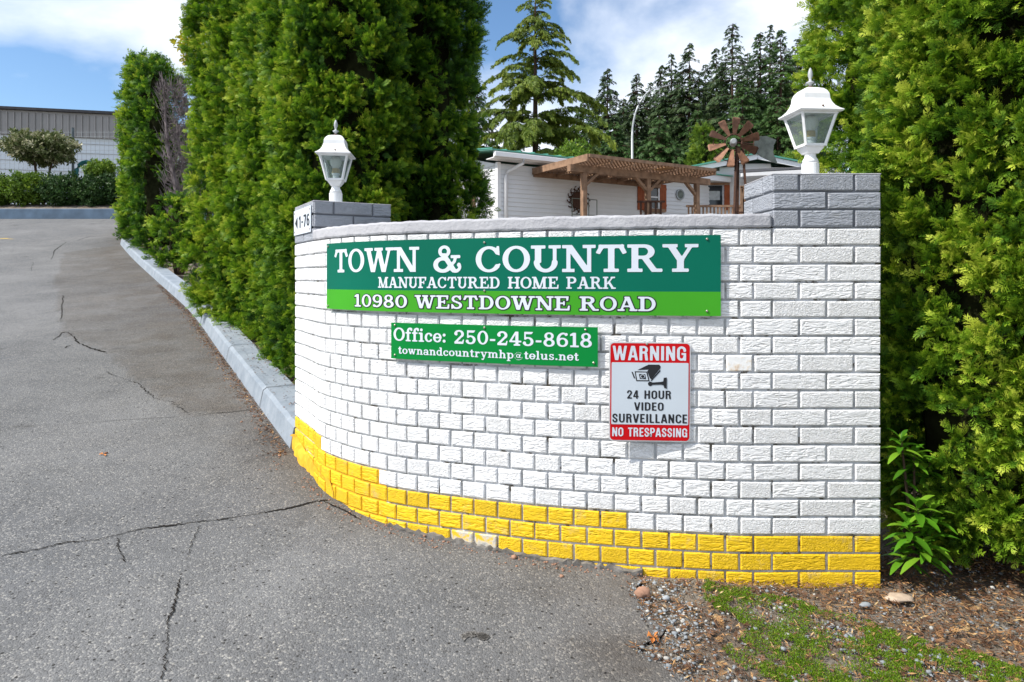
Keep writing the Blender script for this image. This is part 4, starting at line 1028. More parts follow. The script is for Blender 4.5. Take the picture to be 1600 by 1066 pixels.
def spray_mesh(name, mat, parent, pos, d, size, tint, variants, tip=0.30, flat=None, **kw):
    """n sprays at pos (n,3), their y axis along d, as one object"""
    n = len(pos); d = norm(d); h = norm(rng.normal(size=(n, 3))) if flat is None else flat
    x = norm(np.cross(d, h)); z = np.cross(x, d)
    rot = np.stack([np.arctan2(d[:, 2], z[:, 2]), -np.arcsin(np.clip(x[:, 2], -1, 1)), np.arctan2(x[:, 1], x[:, 0])], 1)
    P = pos.copy(); P[:, 2] += E
    if parent is not None:
        inv = np.array(ROOTS[parent.name].inverted()); P = P @ inv[:3, :3].T + inv[:3, 3]
    nv = sum(len(v) for v, _ in variants); V = np.concatenate([v for v, _ in variants] + [P])
    Q, vid, off = [], [], 0
    for k, (bv, bq) in enumerate(variants): Q.append(bq + off); off += len(bv); vid += [k] * len(bv)
    Q = np.concatenate(Q); me = bpy.data.meshes.new(name)
    me.vertices.add(len(V)); me.vertices.foreach_set('co', V.astype(np.float32).ravel()); m = len(Q)
    me.loops.add(m * 4); me.loops.foreach_set('vertex_index', Q.astype(np.int32).ravel())
    me.polygons.add(m); me.polygons.foreach_set('loop_start', np.arange(0, m * 4, 4, dtype=np.int32)); me.update(calc_edges=True)
    def put(nm, ty, arr, key='value'):
        a = me.attributes.new(nm, ty, 'POINT'); a.data.foreach_set(key, np.ascontiguousarray(arr).ravel())
    put('is_point', 'BOOLEAN', np.r_[np.zeros(nv, bool), np.ones(n, bool)])
    put('variant', 'INT', np.r_[np.array(vid), rng.integers(0, len(variants), n)].astype(np.int32))
    put('rot', 'FLOAT_VECTOR', np.r_[np.zeros((nv, 3)), rot].astype(np.float32), 'vector')
    put('size', 'FLOAT', np.r_[np.ones(nv), size].astype(np.float32))
    put('itint', 'FLOAT', np.r_[np.zeros(nv), np.clip(tint, 0.02, 1.0)].astype(np.float32))
    put('tint', 'FLOAT', np.r_[(V[:nv, 1] - .40) * tip, np.zeros(n)].astype(np.float32))
    me.materials.append(mat); o = bpy.data.objects.new(name, me); COL.objects.link(o)
    if parent is not None: o.parent = parent
    mo = o.modifiers.new('sprays', 'NODES'); mo.node_group = spray_nodes(); kw.setdefault('kind', 'stuff')
    return tag(o, **kw)
def lump(a, z, seed):
    return (np.sin(a*3 + seed) * .5 + np.sin(z*2.3 + a*2 + seed*1.7) * .6 + np.sin(z*5.1 - a*4 + seed) * .35 + np.sin(z*9 + a*7 + seed*3) * .2)
def hedge_tree(name, label, cat, group, cx, cy, rad, ztop, mat, size=.115, spacing=.15, per=15, back=.05, dens_back=.35, variants=None, amp=.07, zbot=None, taper=.25, tint0=.42, facing=None, hang=0.0, seed=None, lean=(0, 0), top_round=.8, gap=0.0):
    seed = seed if seed is not None else rnd.uniform(0, 50)
    g = G(cx, cy); zb = (g + .06) if zbot is None else zbot; H = ztop - zb
    root = thing(name, (cx, cy, g), label, cat, group)
    def radius(a, z):
        t = (z - zb) / H
        prof = (1 - taper * np.clip(t, 0, 1) ** 2.2) * np.sqrt(np.clip(1 - np.clip((z - (ztop - top_round)) / top_round, 0, 1) ** 2.4, 0, 1)) * (0.80 + .20 * np.clip(t / .12, 0, 1))
        return rad * prof + amp * lump(a, z, seed) * np.clip((ztop - z) / .3, .2, 1)
    area = 2 * math.pi * (rad + .05) * H; K = int(1.25 * area / spacing ** 2)
    a = rng.uniform(0, 2*math.pi, K); z = rng.uniform(zb, ztop, K)
    vd = np.array([0 - cx, 0 - cy]); vd = vd / np.linalg.norm(vd)
    f = np.cos(a) * vd[0] + np.sin(a) * vd[1]
    keep = (f > -.25) | (rng.random(K) < dens_back)
    if gap: keep &= rng.random(K) > gap * (np.sin(a*5+z*3+seed) > .55)
    a, z = a[keep], z[keep]; K = len(a)
    rr = radius(a, z) - rng.uniform(0, .05, K)
    crs = spacing * rng.uniform(.55, 1.0, K)
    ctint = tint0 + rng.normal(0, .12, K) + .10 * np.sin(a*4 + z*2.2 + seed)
    out = np.stack([np.cos(a), np.sin(a), np.zeros(K)], 1)
    lx = lean[0] * (z - zb) / H; ly = lean[1] * (z - zb) / H
    C = np.stack([cx + lx + np.cos(a)*rr, cy + ly + np.sin(a)*rr, z], 1)
    n = K * per; ci = np.repeat(np.arange(K), per)
    dirs = norm(out[ci] * .9 + np.array([0, 0, .35 - hang]) + rng.normal(0, .62, (n, 3)))
    dirs = np.where(((dirs * out[ci]).sum(1) < -.15)[:, None], -dirs * np.array([1, 1, -1]), dirs)
    pos = C[ci] + dirs * (crs[ci] * rng.uniform(0.1, .75, n))[:, None] - out[ci] * rng.uniform(.0, .09, n)[:, None]
    sz = size * rng.uniform(.55, 1.15, n)
    dd = norm(dirs + out[ci]*.25 + np.array([0, 0, .15 - hang]))
    tn = ctint[ci] + rng.normal(0, .15, n)
    ni = n // 4; si = rng.integers(0, n, ni)          # older sprays deeper inside
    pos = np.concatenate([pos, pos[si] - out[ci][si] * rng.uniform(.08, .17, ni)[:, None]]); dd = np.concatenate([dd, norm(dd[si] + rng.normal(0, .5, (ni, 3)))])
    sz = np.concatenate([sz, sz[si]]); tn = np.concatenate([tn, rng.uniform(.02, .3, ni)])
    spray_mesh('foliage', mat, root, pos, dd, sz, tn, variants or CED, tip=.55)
    # solid dark mass for the inner twigs, added to block light inside the foliage
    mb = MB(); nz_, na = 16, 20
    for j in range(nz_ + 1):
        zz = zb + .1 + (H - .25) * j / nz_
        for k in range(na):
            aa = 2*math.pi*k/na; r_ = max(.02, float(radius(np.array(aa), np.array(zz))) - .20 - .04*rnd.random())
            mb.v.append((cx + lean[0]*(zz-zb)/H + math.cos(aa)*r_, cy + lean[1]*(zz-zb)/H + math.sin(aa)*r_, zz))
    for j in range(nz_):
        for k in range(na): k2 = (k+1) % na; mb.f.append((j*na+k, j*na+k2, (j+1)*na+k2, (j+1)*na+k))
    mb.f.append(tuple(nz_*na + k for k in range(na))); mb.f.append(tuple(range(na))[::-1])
    mb.build('inner_light_block', M['core'], root, smooth=True)
    mb = MB()
    for q in range(3):
        aa = q * 2.1 + seed; mb.tube([(cx + .05*math.cos(aa), cy + .05*math.sin(aa), g - .05), (cx + .12*math.cos(aa), cy + .12*math.sin(aa), g + .35), (cx + .2*math.cos(aa), cy + .2*math.sin(aa), g + 1.0)], [.035, .028, .02], 7)
    mb.build('trunk', M['bark'], root)
    return root
HG = 'columns of the left cedar hedge'  # tint0 puts sunlit and shaded tones into the foliage colour, tree by tree
TOP = 3.6
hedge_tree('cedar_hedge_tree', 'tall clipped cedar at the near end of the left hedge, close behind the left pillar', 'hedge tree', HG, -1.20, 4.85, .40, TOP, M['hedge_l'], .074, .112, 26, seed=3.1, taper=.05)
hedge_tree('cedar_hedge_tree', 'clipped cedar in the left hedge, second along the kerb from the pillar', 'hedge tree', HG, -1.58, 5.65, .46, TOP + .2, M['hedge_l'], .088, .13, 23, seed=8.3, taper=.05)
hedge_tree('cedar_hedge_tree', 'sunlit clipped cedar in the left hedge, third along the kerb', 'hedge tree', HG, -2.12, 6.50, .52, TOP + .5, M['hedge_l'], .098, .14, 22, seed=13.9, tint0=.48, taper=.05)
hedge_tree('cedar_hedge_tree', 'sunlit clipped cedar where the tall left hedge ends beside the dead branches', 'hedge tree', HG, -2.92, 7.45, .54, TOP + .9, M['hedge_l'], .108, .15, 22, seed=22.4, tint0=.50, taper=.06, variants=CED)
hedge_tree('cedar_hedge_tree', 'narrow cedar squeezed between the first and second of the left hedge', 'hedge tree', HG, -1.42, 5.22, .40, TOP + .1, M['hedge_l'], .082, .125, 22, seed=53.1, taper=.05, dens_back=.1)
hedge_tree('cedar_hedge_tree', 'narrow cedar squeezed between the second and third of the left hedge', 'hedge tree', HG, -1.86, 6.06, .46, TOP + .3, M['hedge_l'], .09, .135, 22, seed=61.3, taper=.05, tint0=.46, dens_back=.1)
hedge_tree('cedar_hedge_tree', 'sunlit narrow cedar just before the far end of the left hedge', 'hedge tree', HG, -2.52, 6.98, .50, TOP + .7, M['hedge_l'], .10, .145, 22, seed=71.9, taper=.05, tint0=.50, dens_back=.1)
hedge_tree('cedar_hedge_tree', 'dark shaded cedar behind the left lantern', 'hedge tree', HG, -1.05, 5.95, .50, TOP + .4, M['hedge_l'], .095, .135, 20, seed=31.0, taper=.05, tint0=.32)  # lowered tint paints the shade into this foliage
hedge_tree('cedar_hedge_tree', 'bushy dark cedar at the right end of the left hedge, next to the white house', 'hedge tree', HG, -.66, 5.35, .40, TOP + .2, M['hedge_l'], .088, .13, 22, seed=41.7, amp=.09, taper=.22, tint0=.24)  # lowest tint: shade of the hedge's far side put into the colour
# right hedge
RG = 'columns of the right cedar hedge'
hedge_tree('cedar_hedge_tree', 'bright yellow-green cedar close beside the right pillar, laurels at its foot', 'hedge tree', RG, 2.10, 2.74, .56, 2.2, M['hedge_r'], .064, .088, 27, seed=5.5, amp=.05, taper=.0, tint0=.48, zbot=-1.08)
hedge_tree('cedar_hedge_tree', 'cedar at the far right edge, nearest the camera, hanging over the mulch', 'hedge tree', RG, 2.55, 2.05, .52, 2.0, M['hedge_r'], .062, .088, 24, seed=15.2, amp=.05, taper=.0, tint0=.47, zbot=-1.0)
hedge_tree('cedar_hedge_tree', 'farther bright cedar showing to the left of the right lantern', 'hedge tree', RG, 2.42, 3.75, .62, 2.9, M['hedge_r'], .082, .115, 24, seed=25.9, amp=.07, taper=-.06, tint0=.46)
hedge_tree('cedar_hedge_tree', 'narrow cedar filling the right hedge between the one by the pillar and the nearest one', 'hedge tree', RG, 2.40, 2.46, .48, 2.1, M['hedge_r'], .062, .090, 24, seed=35.1, amp=.05, taper=.0, tint0=.46, zbot=-1.05)
# left hedge continues higher up the driveway
FG = 'clipped cedars higher up the driveway'
hedge_tree('cedar_hedge_tree', 'clipped cedar farthest up the driveway, overlooking the upper road', 'hedge tree', FG, -8.72, 15.8, .40, 5.15, M['hedge_l'], .17, .22, 14, seed=2.5, variants=CEDL, top_round=.35, tint0=.50)
hedge_tree('cedar_hedge_tree', 'flat-topped clipped cedar left of the dead brown tree', 'hedge tree', FG, -7.95, 14.6, .46, 4.85, M['hedge_l'], .17, .22, 14, seed=6.9, variants=CEDL, top_round=.35, tint0=.44)
hedge_tree('cedar_hedge_tree', 'low green cedar below the dead branches', 'hedge tree', FG, -5.62, 11.3, .34, 1.35, M['hedge_l'], .16, .21, 14, seed=9.4, variants=CEDL, top_round=.6, tint0=.40)
hedge_tree('cedar_hedge_tree', 'cedar behind the dead tree, mostly hidden by grey twigs', 'hedge tree', FG, -7.15, 13.55, .46, 4.35, M['hedge_l'], .17, .24, 12, seed=19.4, variants=CEDL, top_round=.5, tint0=.25)
# dead tree
dt = thing('dead_cedar', (-5.95, 11.6, G(-5.95, 11.6)), 'dead cedar with bare grey twigs between the green hedge trees', 'tree')
mb = MB(); r_ = random.Random(5); gx_, gy_ = -5.90, 11.9; gz_ = G(gx_, gy_)
mb.tube([(gx_+.05, gy_, gz_-.1), (gx_+.0, gy_, gz_+1.0), (gx_-.22, gy_, gz_+2.1), (gx_-.30, gy_, 3.35)], [.06,.05,.035,.012], 7)
mb.tube([(gx_+.25, gy_+.1, gz_), (gx_+.2, gy_+.1, gz_+1.6), (gx_+.1, gy_, 3.25)], [.05,.035,.01], 7); mb.build('trunk', M['dead_bark'], dt)
mb = MB()
for i in range(430):
    t = r_.uniform(.15, 1); z0 = gz_ + (3.7 - gz_) * t * .93; x0 = gx_ - .25*t + r_.choice((0, .3, .15)) ; y0 = gy_
    a = r_.uniform(0, 6.28); L = r_.uniform(.18, .42) * (1.15 - .45*t); up = r_.uniform(.5, 1.1)
    p1 = (x0 + math.cos(a)*L*.5, y0 + math.sin(a)*L*.5, z0 + up*L*.3); p2 = (x0 + math.cos(a)*L*.8 + r_.uniform(-.05,.05), y0 + math.sin(a)*L*.8, z0 + up*L*.95)
    mb.tube([(x0, y0, z0), p1, p2], [.009, .006, .003], 4, False)
    for k in range(2):
        mb.tube([p1, (p1[0] + r_.uniform(-.13,.13), p1[1] + r_.uniform(-.13,.13), p1[2] + r_.uniform(.08,.28))], [.005, .002], 3, False)
mb.build('twigs', M['dead_bark'], dt, kind='stuff')
# golden shrub behind the hedge top and dark mass
def bushy(name, label, cat, c, rad, n, size, mat, tint0=.5, group=None, variants=None, trunk=None, gaps=.0, flat=.9, tz=None):
    gz = G(c[0], c[1]) if tz is None else tz
    root = thing(name, (c[0], c[1], gz), label, cat, group)
    u = norm(rng.normal(size=(n, 3))); r_ = rng.uniform(.55, 1.05, n)[:, None] * (1 + .16*np.sin(u[:, :1]*7 + u[:, 2:]*5))
    pos = np.array(c) + u * r_ * np.array(rad); d = norm(u + rng.normal(0, .6, (n, 3)) + np.array([0, 0, .2]))
    spray_mesh('foliage', mat, root, pos, d, size * rng.uniform(.6, 1.3, n), tint0 + rng.normal(0, .14, n) + .15*np.sin(u[:, 0]*6 + u[:, 2]*9), variants or LEAF)
    if trunk:
        mb = MB()
        for q in range(trunk):
            a = q*2.4; mb.tube([(c[0] + .08*math.cos(a), c[1], gz - .05), (c[0] + .15*math.cos(a), c[1] + .1*math.sin(a), (gz + c[2])/2), (c[0] + rad[0]*.55*math.cos(a), c[1] + rad[1]*.5*math.sin(a), c[2])], [.05, .04, .015], 7)
        mb.build('trunk', M['bark'], root)
    return root
bushy('golden_shrub', 'yellow-green leafy tree peeking out behind the top of the left hedge', 'tree', (-5.05, 10.9, 3.72), (.36, .35, .42), 300, .12, M['gold'], .5, trunk=1)
# upper left planting
bushy('ornamental_tree', 'small rounded tree with cream blossom in front of the white building', 'tree', (-15.25, 21.6, 4.22), (1.02, .9, .50), 2600, .15, M['blossom'], .50, trunk=3)
bushy('round_bush', 'round clipped bright green bush beside the teal hose reel', 'bush', (-12.75, 20.7, 3.32), (.42, .4, .35), 900, .11, M['lime'], .55)
r_ = random.Random(8)
for k in range(9):
    x = -18.2 + k * 1.12
    bushy('low_shrub', ['low glossy green shrub in the bed', 'low bright green shrub in the bed'][k in (2, 3)] + ' by the kerb, ' + ['far left', 'second from left', 'bright one left of centre', 'bright one under the blossom tree', 'fifth from left', 'sixth from left', 'third from the hedge', 'second from the hedge', 'closest to the clipped cedars'][k],
          'shrub', (x, 20.5, 2.72 + r_.uniform(-.05, .05)), (.68, .55, .50), 1500, .13, M['lime'] if k in (2, 3) else M['shrub'], .42 if k in (2, 3) else .45, 'low shrubs above the blue kerb', tz=1.95)
# ------------------------------------------------------------------ building, fence at the upper left
b = thing('long_building', (-22, 27.5, 2.0), 'long white block building with a grey metal upper wall at the far left', 'building')
def seg_box(mb, p0, p1, d, z0, z1, z0b=None, z1b=None):
    """box along p0-p1 (xy), depth d away, with end heights"""
    z0b = z0 if z0b is None else z0b; z1b = z1 if z1b is None else z1b
    u = Vector((p1[0]-p0[0], p1[1]-p0[1])).normalized(); n = Vector((-u.y, u.x)) * d
    q = [(p0[0], p0[1]), (p1[0], p1[1]), (p1[0]+n.x, p1[1]+n.y), (p0[0]+n.x, p0[1]+n.y)]
    zz = [(z0, z1), (z0b, z1b), (z0b, z1b), (z0, z1)]
    mb.add([(x, y, z[0]) for (x, y), z in zip(q, zz)] + [(x, y, z[1]) for (x, y), z in zip(q, zz)], [(0,3,2,1),(4,5,6,7),(0,1,5,4),(1,2,6,5),(2,3,7,6),(3,0,4,7)])
A0, A1 = (-30.0, 26.0), (-15.3, 29.5)
mb = MB(); seg_box(mb, A0, A1, 8, 1.8, 6.05); mb.build('block_wall', M['block'], b)
A0b, A1b = (-30.02, 25.88), (-15.2, 29.4)
mb = MB(); seg_box(mb, A0b, A1b, 8.2, 6.06, 7.05, 6.06, 7.1); mb.build('metal_upper_wall', M['metal_clad'], b)
mb = MB(); 
for k in range(60):
    t = k/60; x = A0b[0] + (A1b[0]-A0b[0])*t; y = A0b[1] + (A1b[1]-A0b[1])*t; mb.box(x-.02, y-.05, 6.06, x+.03, y, 7.0)
mb.build('cladding_ribs', M['metal_clad'], b, kind='stuff')
mb = MB(); seg_box(mb, (-30.1, 25.7), (-15.1, 29.27), 8.6, 7.055, 7.16, 7.105, 7.22); mb.build('roof_edge', M['shingle'], b)
mb = MB()
for k in range(10): z = 2.2 + k*.4; mb.beam((-30, 25.985, z), (-15.3, 29.485, z), .012, .015)
mb.build('block_joints', M['metal_clad'], b, kind='stuff')
fe = thing('wire_fence', (-15, 23, 1.95), 'tall wire mesh fence on a thin post in front of the white building', 'fence')
for x in (-20.5, -15.1, -11.0):
    mb = MB(); mb.tube([(x, 23, 1.9), (x, 23, 5.2)], .045, 8); mb.build('post', M['wire'], fe)
mb = MB()
for k in range(20): z = 2.1 + k*.155; mb.beam((-21, 23, z), (-10, 23, z), .008, .008)
for k in range(72): x = -21 + k*.155; mb.beam((x, 23.01, 2.0), (x, 23.01, 5.1), .007, .007, up=(0,1,0))
mb.build('wire_mesh', M['galv'], fe, kind='stuff')
hr = thing('hose_reel', (-14.0, 22, 2.9), 'teal arched hose reel behind the low shrubs', 'hose reel')
mb = MB(); pts = [(-14.0 + .36*math.cos(R(a)), 22, 3.35 + .5*math.sin(R(a))) for a in range(-10, 191, 20)]; mb.tube(pts, .07, 8); mb.build('arch', M['teal'], hr)
mb = MB(); mb.box(-14.3, 21.9, 2.3, -13.7, 22.1, 3.28); mb.build('stand', M['teal'], hr)

# ------------------------------------------------------------------ white house
HO = (.55, 18.0); HA = math.atan2(.507, .862)
hs2 = thing('white_house', (HO[0], HO[1], .6), 'white sided manufactured home with a green metal roof behind the wall', 'house', rz=HA)
z_ = lambda z: z - .6                              # house-local heights (authored eye-relative)
def HB(mb): return mb
mb = MB(); s0, s1 = -1.06, 6.9
nl = int((3.02 - .62) / .118)
for k in range(nl + 1):
    z = .62 + k*.118; t = min(z + .118, 3.02)
    mb.add([(s0, -.026, z_(z)), (s1, -.020, z_(z)), (s1, -.004, z_(t)), (s0, -.004, z_(t)), (s0, 0, z_(z)), (s1, 0, z_(z))], [(0,1,2,3), (4,5,1,0)])
mb.build('front_siding', M['siding'], hs2, local=True, kind='stuff')
mb = MB(); mb.box(s0+.003, .003, 0, s1-.003, 6.0, z_(3.0)); mb.build('wall', M['siding'], hs2, local=True)
mb = MB()
for k in range(nl + 1):
    z = .62 + k*.118; t = min(z + .118, 3.02)
    mb.add([(s0-.020, 6, z_(z)), (s0-.020, 0, z_(z)), (s0-.004, 0, z_(t)), (s0-.004, 6, z_(t))], [(0,1,2,3)])
mb.build('end_siding', M['siding'], hs2, local=True, kind='stuff')
mb = MB(); mb.box(s0-.035, -.035, 0, s0+.06, -.0205, z_(3.05)); mb.box(s0-.035, -.0204, 0, s0-.0205, .08, z_(3.05)); mb.build('corner_trim', M['trim'], hs2, local=True)
mb = MB(); mb.box(s0-.35, -.42, z_(3.08), s1+.3, -.38, z_(3.25)); mb.build('fascia', M['trim'], hs2, local=True)
mb = MB(); mb.box(s0-.35, -.379, z_(3.08), s1+.3, .0, z_(3.10)); mb.build('soffit', M['trim'], hs2, local=True)
mb = MB(); mb.box(s0-.36, -.50, z_(3.10), 1.2, -.421, z_(3.23)); mb.build('gutter', M['trim'], hs2, local=True, bevel=.015)
mb = MB(); x = s0 + .16; mb.tube([(x+.35, -.47, z_(3.12)), (x+.34, -.45, z_(3.0)), (x+.08, -.1, z_(2.82)), (x+.04, -.07, z_(2.7)), (x+.04, -.07, 0)], .045, 8); mb.build('downspout', M['trim'], hs2, local=True, smooth=True)
mb = MB(); mb.add([(s0-.42, -.46, z_(3.255)), (s1+.35, -.46, z_(3.255)), (s1+.35, 3.0, z_(3.72)), (s0-.42, 3.0, z_(3.72)), (s0-.42, -.46, z_(3.29)), (s1+.35, -.46, z_(3.29)), (s1+.35, 3.0, z_(3.76)), (s0-.42, 3.0, z_(3.76)), (s1+.35, 6.4, z_(3.3)), (s0-.42, 6.4, z_(3.3))],
                  [(0,3,2,1),(4,5,6,7),(0,1,5,4),(1,2,6,5),(3,0,4,7),(7,6,8,9)])
for k in range(20):
    x = s0 - .42 + k*.42; mb.beam((x, -.465, z_(3.30)), (x, 3.0, z_(3.77)), .03, .03)
mb.build('roof', M['green_roof'], hs2, local=True)
mb = MB(); mb.add([(s0-.02, 0, z_(3.0)), (s0-.02, 6, z_(3.0)), (s0-.02, 3, z_(3.70)), (s0, 0, z_(3.0)), (s0, 6, z_(3.0)), (s0, 3, z_(3.7))], [(0,2,1),(3,4,5),(0,1,4,3),(1,2,5,4),(2,0,3,5)]); mb.build('gable', M['siding'], hs2, local=True)
# window with shutters
def window(root, x0, x1, z0, z1, y=-.03, fr='trim', mull=True, curtain=False):
    t = .05; f = None
    mb = MB()
    for (a, c, d, e_) in ((x0-t, z0-t, x1+t, z0), (x0-t, z1, x1+t, z1+t), (x0-t, z0+.0005, x0, z1-.0005), (x1, z0+.0005, x1+t, z1-.0005)): mb.box(a, y-.03, z_(c), d, y+.01, z_(e_))
    if mull: mb.box(x0+.001, y-.02, z_((z0+z1)/2-.02), x1-.001, y+.012, z_((z0+z1)/2+.02))
    f = mb.build('window', M[fr], root, local=True); ROOTS[f.name] = ROOTS[root.name]
    mb = MB(); mb.box(x0+.001, y-.0, z_(z0)+.001, x1-.001, y+.008, z_(z1)-.001); mb.build('pane', M['dark'], f, local=True)
    if curtain:
        mb = MB(); n = 30
        for i in range(n+1):
            xx = x0 + .02 + (x1-x0-.04)*i/n; yy = y - .006 - .004*math.sin(i*1.9)
            mb.v += [(xx, yy, z_(z0+.14)), (xx, yy, z_(z1-.09))]
        for i in range(n): mb.f.append((2*i, 2*i+2, 2*i+3, 2*i+1))
        mb.build('curtain', M['curtain'], f, local=True)
    return f
window(hs2, 4.0, 4.46, 2.13, 2.80)
for (a, b_) in ((3.66, 3.92), (4.54, 4.80)):
    mb = MB()
    for k in range(3): w_ = (b_-a)/3; mb.box(a+k*w_+.004, -.05, z_(2.05), a+(k+1)*w_-.004, -.022, z_(2.87))
    for zz in (2.2, 2.7): mb.box(a, -.06, z_(zz), b_, -.0505, z_(zz+.06))
    mb.build('shutter', M['shutter'], hs2, local=True)
mb = MB(); mb.box(3.9, -.22, z_(2.00), 4.6, -.03, z_(2.10)); mb.build('window_box', M['cedar'], hs2, local=True)
# plaque on the wall and the wreath mirror
pl = thing('wall_plaque', (HO[0]+5.37*.862, HO[1]+5.37*.507, 2.61), 'round pale grey plaque hung on the white siding', 'plaque', rz=HA)
def disc(mb, r0, r1, y0, y1, n=20):
    for i in range(n):
        a, c = 2*math.pi*i/n, 2*math.pi*(i+1)/n
        P = lambda r, t, y: (r*math.cos(t), y, r*math.sin(t))
        mb.add([P(r0,a,y0),P(r1,a,y0),P(r1,c,y0),P(r0,c,y0),P(r0,a,y1),P(r1,a,y1),P(r1,c,y1),P(r0,c,y1)], [(0,1,2,3),(4,7,6,5),(1,5,6,2),(0,3,7,4)])
mb = MB(); disc(mb, .0, .13, -.05, -.025); mb.build('face', M['vane'], pl, local=True)
mb = MB(); disc(mb, .131, .17, -.065, -.025); mb.build('rim', M['galv'], pl, local=True)
wr = thing('round_mirror', (HO[0]+1.5*.862, HO[1]+1.5*.507, 2.2), 'round dark mirror in a scrolled iron frame on the siding behind the left pergola post', 'mirror', rz=HA)
mb = MB(); disc(mb, .0, .22, -.05, -.025); mb.build('glass', M['rust_dark'], wr, local=True)
mb = MB(); disc(mb, .22, .25, -.06, -.025)
for k in range(14):
    a = 2*math.pi*k/14; cx, cz = .33*math.cos(a), .33*math.sin(a)
    mb.tube([(cx+.065*math.cos(t), -.05, cz+.065*math.sin(t)) for t in [a+q*.7 for q in range(8)]], .016, 5)
mb.build('scroll_frame', M['rust_dark'], wr, local=True)
ps = thing('plant_stand', (HO[0]+1.25*.862+.5*.507, HO[1]+1.25*.507-.5*.862, .6), 'pale green metal plant stand under the round mirror', 'stand', rz=HA)
mb = MB()
for x in (0, .28, .56, .84): mb.tube([(x-.3, 0, 0), (x-.3, 0, z_(2.18))], .012, 6)
mb.tube([(-.3, 0, z_(2.18)), (.54, 0, z_(2.18))], .012, 6); mb.tube([(-.3, 0, z_(1.75)), (.54, 0, z_(1.75))], .012, 6); mb.build('frame', M['vane'], ps, local=True)
# ------------------------------------------------------------------ pergola
pg = thing('pergola', (HO[0], HO[1], .6), 'brown cedar pergola with a lattice roof attached to the white house', 'pergola', rz=HA)
PL, PD, PZ = 4.25, -2.5, 2.93
for sx in (.30, 2.38, 4.16):
    mb = MB(); mb.box(sx-.06, -1.96, 0, sx+.06, -1.84, z_(2.62)); mb.build('post', M['cedar'], pg, local=True)
    for s in (-1, 1):
        if (sx < 1 and s < 0) or (sx > 4 and s > 0): continue
        mb = MB(); mb.beam((sx, -1.9, z_(2.28)), (sx + s*.42, -1.9, z_(2.64)), .07, .09, up=(0,1,0)); mb.build('brace', M['cedar'], pg, local=True)
mb = MB(); mb.box(-.15, -1.97, z_(2.621), 4.62, -1.83, z_(2.79)); mb.build('front_beam', M['cedar'], pg, local=True)
mb = MB(); mb.box(0.0, -.12, z_(2.74), 4.5, -.04, z_(2.88)); mb.build('ledger', M['cedar'], pg, local=True)
for x in (-.02, PL): 
    mb = MB(); mb.box(x-.02, PD, z_(2.80), x+.02, -.05, z_(2.965)); mb.build('side_board', M['cedar'], pg, local=True)
mb = MB(); mb.box(-.0, PD-.03, z_(2.885), PL-.001, PD, z_(2.965)); mb.build('front_edge', M['cedar'], pg, local=True)
for k in range(1, 6):
    x = PL*k/6; mb = MB(); mb.box(x-.02, PD+.01, z_(2.795), x+.02, -.13, z_(2.875)); mb.build('rafter', M['cedar'], pg, local=True)
mb = MB(); x = 2.62; mb.box(x-.14, PD+.02, z_(2.86), x+.14, -1.98, z_(2.876)); mb.build('light_board', M['cedar_light'], pg, local=True, label='pale new board under the lattice')
mb = MB(); L_, W_ = PL, -PD; st_ = .115
for layer, sgn in ((0, 1), (1, -1)):
    zz = z_(2.895) + layer*.012; k = -int(W_/st_) - 2
    while k*st_ < L_ + W_:
        c = k*st_
        if sgn == 1: a = max(0, c); b_ = min(L_, c + W_); P0 = (a, PD + (a-c)); P1 = (b_, PD + (b_-c))
        else: a = max(0, c); b_ = min(L_, c + W_); P0 = (a, -(a-c)); P1 = (b_, -(b_-c))
        if b_ - a > .03: mb.beam((P0[0], min(P0[1], 0), zz), (P1[0], min(P1[1], 0), zz), .036, .009)
        k += 1
mb.build('lattice', M['cedar'], pg, local=True, kind='stuff')
# lattice screen and brown post left of the house
ls = thing('lattice_screen', (-1.0, 18.6, .6), 'small white lattice screen beside a brown post at the left end of the house', 'screen')
mb = MB()
for k in range(9):
    for s in (1, -1): mb.beam((-.93 + (0 if s > 0 else .42), 17.9, .9 + k*.16), (-.93 + (.42 if s > 0 else 0), 17.9, 1.32 + k*.16), .025, .008, up=(0,1,0))
mb.build('lattice', M['trim'], ls, kind='stuff')
mb = MB(); mb.box(-1.12, 17.85, .6, -.97, 17.97, 2.25); mb.build('post', M['cedar'], ls)
mb = MB(); mb.box(-.95, 17.87, 2.22, -.46, 17.93, 2.27); mb.build('top_rail', M['trim'], ls)
# ------------------------------------------------------------------ gabled annex with the porch
an = thing('porch_house', (7.2, 21.4, .6), 'white gabled house section with green roof trim behind the windmill', 'house')
Y0 = 21.4
mb = MB()
for k in range(27):
    z = .62 + k*.118; xa, xb = 5.3, 10.4
    zt = z + .118
    if zt > 3.28: f = (zt - 3.28) / .52; xa += 2.4*f; xb -= 2.7*f
    if xb - xa < .1: break
    mb.add([(xa, Y0-.016, z), (xb, Y0-.016, z), (xb, Y0, zt), (xa, Y0, zt), (xa, Y0, z), (xb, Y0, z)], [(0,1,2,3),(4,5,1,0)])
mb.build('siding', M['siding'], an, kind='stuff')
mb = MB(); mb.box(5.3, Y0+.002, .6, 10.4, Y0+5, 3.27); mb.build('wall', M['siding'], an)
pk = (7.75, 3.86)
for nm, p, q in (('barge_board', (4.95, 3.30), pk), ('barge_board', pk, (10.75, 3.26))):
    mb = MB(); mb.beam((p[0], Y0-.28, p[1]), (q[0], Y0-.28, q[1]), .04, .15, up=(0,0,1)); mb.build(nm, M['trim'], an)
    mb = MB(); mb.beam((p[0], Y0+2.2, p[1]+.11), (q[0], Y0+2.2, q[1]+.11), 5.1, .05, up=(0,0,1)); mb.build('roof', M['green_roof'], an)
window_r = thing
mb = MB(); 
